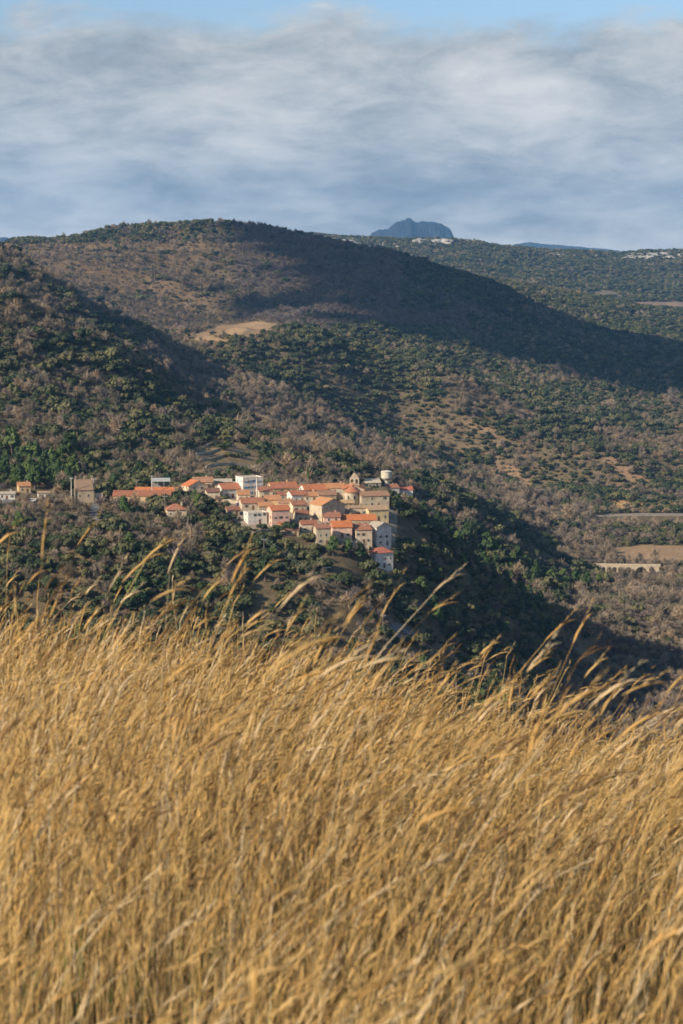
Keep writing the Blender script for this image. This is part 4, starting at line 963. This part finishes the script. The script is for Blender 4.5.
# ------------------------------------------------------------------ dry grass
def grass():
    """stalks with seed heads, bent to the right by the wind; vectorised"""
    def spots(r0, r1, dens_):
        t0 = math.atan((-110-CX)/F); t1 = math.atan((800-CX)/F)
        n = int(dens_*(t1-t0)/2*(r1*r1-r0*r0)); r = np.sqrt(rng.uniform(r0*r0, r1*r1, n)); t = rng.uniform(t0, t1, n)
        return r*np.sin(t), r*np.cos(t)
    X, Y, T = [], [], []
    for a, b_, d_ in ((1.1,4,1200),(4,9,1250),(9,16,950),(16,30,420)):
        x, y = spots(a, b_, d_); X.append(x); Y.append(y); T.append(np.full(len(x), a))
    X = np.concatenate(X); Y = np.concatenate(Y)
    cl = fbm(X, Y, .55, 3, 90); k = rng.random(len(X)) < np.clip(-.42+2.3*cl, .12, 1); X, Y = X[k], Y[k]; n = len(X)
    Z = ground(X, Y); r = np.hypot(X, Y)
    kind = rng.random(n)          # < .42 flowering stalks, else leaf blades
    head = kind < .50
    Ht = np.where(head, rng.normal(.52, .13, n), rng.uniform(.12, .36, n))*(.86+.28*fbm(X, Y, 1.7, 2, 95))
    # a few much taller ones rise above the rest
    tallm = head & (rng.random(n) < .02); Ht = np.where(tallm, Ht*1.3, Ht)
    # near the lens some stand almost as high as the eye
    nt_ = head & (r > 3.0) & (r < 8) & (r < 7) & (rng.random(n) < .06); Ht = np.where(nt_, rng.uniform(.8, 1.26, n), Ht)
    Ht = np.where(r < 2.3, np.minimum(Ht, .34*r-.06), Ht)
    lean = rng.normal(.27, .24, n) + (fbm(X, Y, 2.5, 2, 97)-.5)*.5; az = rng.normal(0.15, .7, n)
    az = np.where(nt_, rng.normal(.05,.35,n), np.where(head, az, rng.normal(0.1, 1.1, n))); lean = np.where(nt_, rng.normal(.34,.17,n), lean)
    lx_, ly_ = np.cos(az), np.sin(az)
    NS = 6; t = np.linspace(0, 1, NS+1)
    curve = np.where(head, 1.9, 1.7)[:, None]
    off = (np.tan(np.clip(lean, -.3, 1.1))*Ht)[:, None]*(t[None]**curve)*np.where(head, .95, 1.1)[:, None]
    hz = Ht[:, None]*(t[None] - np.where(head, .10, .22)[:, None]*t[None]**3.0*np.clip(lean,0,1)[:, None]*1.4)
    PXs = X[:, None]+off*lx_[:, None]; PYs = Y[:, None]+off*ly_[:, None]; PZs = Z[:, None]-.03+hz
    P = np.stack([PXs, PYs, PZs], -1)                    # n, NS+1, 3
    sx = rng.normal(size=n); sa = rng.uniform(0, PI, n); side = np.stack([np.cos(sa*.5-.8), np.sin(sa*.5-.8), np.zeros(n)], -1)
    wbase = np.where(head, .0010, .0016)*(.6+.7*rng.random(n))*np.clip(r/7, 1, 1.5)
    wprof = np.stack([np.where(head, 1.0, .7)*np.ones(n), np.ones(n), np.ones(n), np.ones(n), np.where(head,.9,.8), np.where(head,.8,.5), np.where(head,.6,.08)], -1)
    W = (wbase[:, None]*wprof)[..., None]*side[:, None, :]
    ring = np.stack([P-W, P+W], 2).reshape(n, -1, 3)     # n, 2*(NS+1), 3
    nv1 = 2*(NS+1); fq = np.array([[2*i, 2*i+1, 2*i+3, 2*i+2] for i in range(NS)])
    V1 = ring.reshape(-1, 3); Q1 = (np.arange(n)[:, None, None]*nv1+fq[None]).reshape(-1, 4)
    # colour of each stalk; low thatch browned darker to paint in shaded gaps
    c0 = np.array([.51,.312,.10]); c1 = np.array([.60,.42,.17]); c2 = np.array([.17,.10,.04]); c3 = np.array([.10,.13,.03])
    m = rng.random((n,1)); base_ = c0*(1-m)+c1*m; br_ = (rng.random((n,1)) < np.where(head, .22, .68)[:,None]); base_ = np.where(rng.random((n,1)) < .16, np.array([.66,.52,.31]), base_); base_ = np.where(br_, c2*(.8+.5*m), base_)
    gr_ = (~head[:, None]) & (rng.random((n,1)) < .10+.16*(cl[k][:,None] > .6)) ; base_ = np.where(gr_, c3*(.7+.8*m), base_)
    Ht2 = np.where(gr_[:,0], .5, 1)
    C1 = np.repeat(base_, nv1, 0)
    # seed heads: three-sided spindles that continue the stalk, with bristly spikelets
    az = az; hi_ = np.where(head)[0]; nh_ = len(hi_)
    tip = P[hi_, -1]; dr = P[hi_, -1]-P[hi_, -2]; dr /= np.linalg.norm(dr, axis=1)[:, None]
    dr = dr + np.array([.35,0,-.05])*rng.random((nh_,1)); dr /= np.linalg.norm(dr, axis=1)[:, None]
    up = np.array([0,0,1.]); a = np.cross(dr, up); a /= np.linalg.norm(a, axis=1)[:, None]+1e-9; b2 = np.cross(dr, a)
    Lh = rng.uniform(.06, .125, nh_)*np.where(nt_[hi_], 1.35, 1); wh_ = rng.uniform(.0016, .0036, nh_)*np.clip(r[hi_]/9, 1, 1.3)*np.where(nt_[hi_], 1.4, 1)
    ts = np.array([-.15, .12, .42, .72, 1.0]); ws = np.array([.2, .9, 1.0, .75, .1]); sag = np.array([0, 0, -.04, -.13, -.30])
    rings = []
    for j in range(5):
        c = tip+dr*(Lh*ts[j])[:, None]+np.stack([np.zeros(nh_), np.zeros(nh_), Lh*sag[j]], -1)
        for q_ in range(3):
            an = 2*PI*q_/3+j*.6; jw = (wh_*ws[j]*rng.uniform(.7, 1.35, nh_))[:, None]
            rings.append(c+(a*math.cos(an)+b2*math.sin(an))*jw)
    V2 = np.stack(rings, 1).reshape(-1, 3); f2 = np.array([[3*i+q_, 3*i+(q_+1) % 3, 3*i+3+(q_+1) % 3, 3*i+3+q_] for i in range(4) for q_ in range(3)])
    Q2 = (np.arange(nh_)[:, None, None]*15+f2[None]).reshape(-1, 4)+len(V1)
    C2 = np.repeat(base_[hi_]*np.array([1.06,1.02,1.0]), 15, 0)
    # bristles
    NB = 18; bt = rng.uniform(.0, 1.0, (nh_, NB)); ban = rng.uniform(0, 6.28, (nh_, NB))
    root_ = tip[:, None]+dr[:, None]*(Lh[:, None]*bt)[..., None]
    rad_ = a[:, None]*np.cos(ban)[..., None]+b2[:, None]*np.sin(ban)[..., None]
    endp = root_+dr[:, None]*.020+rad_*.009*rng.uniform(.6,1.4,(nh_,NB,1)); sd = np.cross(rad_, dr[:, None])*.0010
    V3 = np.stack([root_-sd, root_+sd, endp], 2).reshape(-1, 3); T3 = np.arange(len(V3)).reshape(-1, 3)+len(V1)+len(V2)
    C3 = np.repeat(base_[hi_]*1.08, NB*3, 0)
    V = np.vstack([V1, V2, V3]); Cc = np.clip(np.vstack([C1, C2, C3]), 0, 1)
    loops = np.concatenate([Q1.ravel(), Q2.ravel(), T3.ravel()]); sizes = np.concatenate([np.full(len(Q1)+len(Q2), 4), np.full(len(T3), 3)])
    m_, nt, b_ = newmat('straw'); b_.inputs['Roughness'].default_value = .6; b_.inputs['Specular IOR Level'].default_value = .25
    at = N(nt, 'ShaderNodeAttribute', attribute_name='tint'); nt.links.new(at.outputs['Color'], b_.inputs['Base Color'])
    tr = N(nt, 'ShaderNodeBsdfTranslucent'); mxs = N(nt, 'ShaderNodeMixShader'); mxs.inputs[0].default_value = .22
    nt.links.new(at.outputs['Color'], tr.inputs['Color']); nt.links.new(b_.outputs[0], mxs.inputs[1]); nt.links.new(tr.outputs[0], mxs.inputs[2]); nt.links.new(mxs.outputs[0], nt.nodes['Material Output'].inputs['Surface'])
    me = fast_mesh('dry_grass', V, loops, sizes, m_)
    ca = me.color_attributes.new('tint', 'FLOAT_COLOR', 'POINT'); ca.data.foreach_set('color', np.hstack([Cc, np.ones((len(Cc),1))]).astype(np.float32).ravel())
    o = bpy.data.objects.new('dry_grass', me); COL.objects.link(o); tag(o, 'tall golden dry grass with feathery seed heads bending right', 'grass', kind='stuff')
    print('GRASS', n, nh_, len(sizes))
grass()

# ------------------------------------------------------------------ haze
hz = MB().box(-16000, 16000, -3000, 24000, -720, 1250)
hm = bpy.data.materials.new('haze'); hm.use_nodes = True; nt = hm.node_tree; nt.nodes.clear()
out = N(nt, 'ShaderNodeOutputMaterial'); pv = N(nt, 'ShaderNodeVolumePrincipled'); pv.inputs['Color'].default_value = (.26, .57, 1, 1); pv.inputs['Density'].default_value = 3.6e-5; pv.inputs['Anisotropy'].default_value = 0.1
nt.links.new(pv.outputs[0], out.inputs['Volume'])
o = hz.build('haze', hm); tag(o, kind='stuff', label='thin blue haze that fades the far mountains', cat='haze')

# ------------------------------------------------------------------ clouds added out of view to shade the hills
SUN = Vector((-.83, -.56, 0)).normalized(); EV = R(27)
M_SHADE_CLOUD, nt, b = newmat('shade_cloud'); b.inputs['Base Color'].default_value = (.8,.8,.8,1); b.inputs['Roughness'].default_value = 1
def shade_cloud(tx, ty, tz, rx, ry, seed, H_=1650, nb=150):
    k_ = (H_-tz)/math.tan(EV); cx_, cy_ = tx+SUN.x*k_, ty+SUN.y*k_
    bm = bmesh.new(); rr_ = random.Random(seed)
    for k in range(nb):     # billows, smaller and more scattered towards the edge
        q_ = rr_.random()**.62; a_ = rr_.random()*2*PI; sz_ = (.30*(1-q_)+.045)*rr_.uniform(.7, 1.3)
        m_ = Matrix.Translation((q_*math.cos(a_)*1.15, q_*math.sin(a_)*1.15, rr_.uniform(0, .5)*(1-q_))) @ Matrix.Diagonal((sz_, sz_, sz_*2.2, 1))
        g_ = bmesh.ops.create_icosphere(bm, subdivisions=3, radius=1, matrix=m_)
        for v in g_['verts']:
            n_ = mnoise.fractal(v.co*7+Vector((k, seed, 0)), 1, 2, 3); v.co.x += .06*n_; v.co.y += .06*n_
    me = bpy.data.meshes.new('shade_cloud'); bm.to_mesh(me); bm.free(); me.materials.append(M_SHADE_CLOUD)
    me.polygons.foreach_set('use_smooth', np.ones(len(me.polygons), bool))
    o = bpy.data.objects.new('shade_cloud', me); COL.objects.link(o); o.location = (cx_, cy_, H_); o.scale = (rx, ry, 130)
    tag(o, kind='stuff', label='unseen cumulus added out of view to shade part of the hills', cat='shade_cloud'); return o
shade_cloud(170, 3600, 60, 230, 230, 1)
shade_cloud(450, 3520, -60, 340, 400, 2)
shade_cloud(420, 3080, -90, 420, 330, 3, 1700, 34)
# ------------------------------------------------------------------ light and sky
SUN = Vector((-.83, -.56, 0)).normalized(); EV = R(27)
sd = Vector((SUN.x*math.cos(EV), SUN.y*math.cos(EV), math.sin(EV)))
sl = bpy.data.lights.new('sun', 'SUN'); sl.energy = 5.0; sl.angle = R(.5); sl.color = (1, .86, .68)
so = bpy.data.objects.new('sun', sl); COL.objects.link(so); so.rotation_euler = (-sd).to_track_quat('-Z', 'Y').to_euler(); so.location = (-50, 0, 60)
wd = bpy.data.worlds.new('World'); scene.world = wd; wd.use_nodes = True; nt = wd.node_tree; bg = nt.nodes['Background']
sky = N(nt, 'ShaderNodeTexSky'); sky.sky_type = 'NISHITA'; sky.sun_disc = False; sky.sun_elevation = EV; sky.sun_rotation = math.atan2(SUN.x, SUN.y); sky.altitude = 400; sky.air_density = 1.0; sky.dust_density = .6; sky.ozone_density = 2.0
tc = N(nt, 'ShaderNodeTexCoord'); sx = N(nt, 'ShaderNodeSeparateXYZ'); nt.links.new(tc.outputs['Generated'], sx.inputs[0])
def mth(op, a, b_=None, c=None, clamp=False):
    n = N(nt, 'ShaderNodeMath', operation=op); n.use_clamp = clamp
    for i, v in enumerate((a, b_, c)):
        if v is None: continue
        if isinstance(v, (int, float)): n.inputs[i].default_value = v
        else: nt.links.new(v, n.inputs[i])
    return n.outputs[0]
zz = mth('ADD', mth('MAXIMUM', sx.outputs[2], 0.0), .28)
cxn = mth('DIVIDE', sx.outputs[0], zz); cyn = mth('DIVIDE', sx.outputs[1], zz)
cb = N(nt, 'ShaderNodeCombineXYZ'); nt.links.new(cxn, cb.inputs[0]); nt.links.new(cyn, cb.inputs[1])
def cloud_noise(scale, det, rough, off, dist=0.0):
    mp = N(nt, 'ShaderNodeMapping'); mp.inputs['Location'].default_value = off; nt.links.new(cb.outputs[0], mp.inputs['Vector'])
    n = N(nt, 'ShaderNodeTexNoise'); n.inputs['Scale'].default_value = scale; n.inputs['Detail'].default_value = det; n.inputs['Roughness'].default_value = rough; n.inputs['Distortion'].default_value = dist
    nt.links.new(mp.outputs[0], n.inputs['Vector']); return n.outputs['Fac']
big = cloud_noise(2.2, 10, .62, (3.1, 1.7, 0), .35); fine = cloud_noise(6.5, 10, .66, (7.7, 2.2, 0), .3)
# coverage: nearly closed low down, opening to blue higher up
cov = mth('ADD', big, mth('MULTIPLY', mth('SUBTRACT', .129, sx.outputs[2]), 5.5))
mr = N(nt, 'ShaderNodeMapRange'); mr.interpolation_type = 'SMOOTHSTEP'; nt.links.new(cov, mr.inputs[0]); mr.inputs[1].default_value = .40; mr.inputs[2].default_value = .56
light = mth('ADD', mth('ADD', mth('MULTIPLY', big, .55), mth('MULTIPLY', fine, .45)), mth('MULTIPLY', mth('MAXIMUM', mth('SUBTRACT', .055, sx.outputs[2]), 0.0), 3.4))
cr = ramp(nt, [(.38, (1.9,2.12,2.3)), (.46, (2.9,3.1,3.2)), (.54, (4.3,4.35,4.25)), (.64, (6.0,5.85,5.5))])
nt.links.new(light, cr.inputs['Fac'])
mxc = N(nt, 'ShaderNodeMix', data_type='RGBA'); nt.links.new(mr.outputs[0], mxc.inputs[0]); nt.links.new(sky.outputs[0], mxc.inputs[6]); nt.links.new(cr.outputs['Color'], mxc.inputs[7])
nt.links.new(mxc.outputs[2], bg.inputs['Color']); bg.inputs['Strength'].default_value = .09

scene.view_settings.view_transform = 'Standard'; scene.view_settings.look = 'None'; scene.view_settings.exposure = 0.7; scene.view_settings.gamma = 1; scene.view_settings.use_curve_mapping = False
scene.render.engine = 'CYCLES'
c = scene.cycles; c.max_bounces = 4; c.diffuse_bounces = 2; c.glossy_bounces = 1; c.transmission_bounces = 2; c.volume_bounces = 0; c.transparent_max_bounces = 4
c.use_adaptive_sampling = True; c.adaptive_threshold = .02
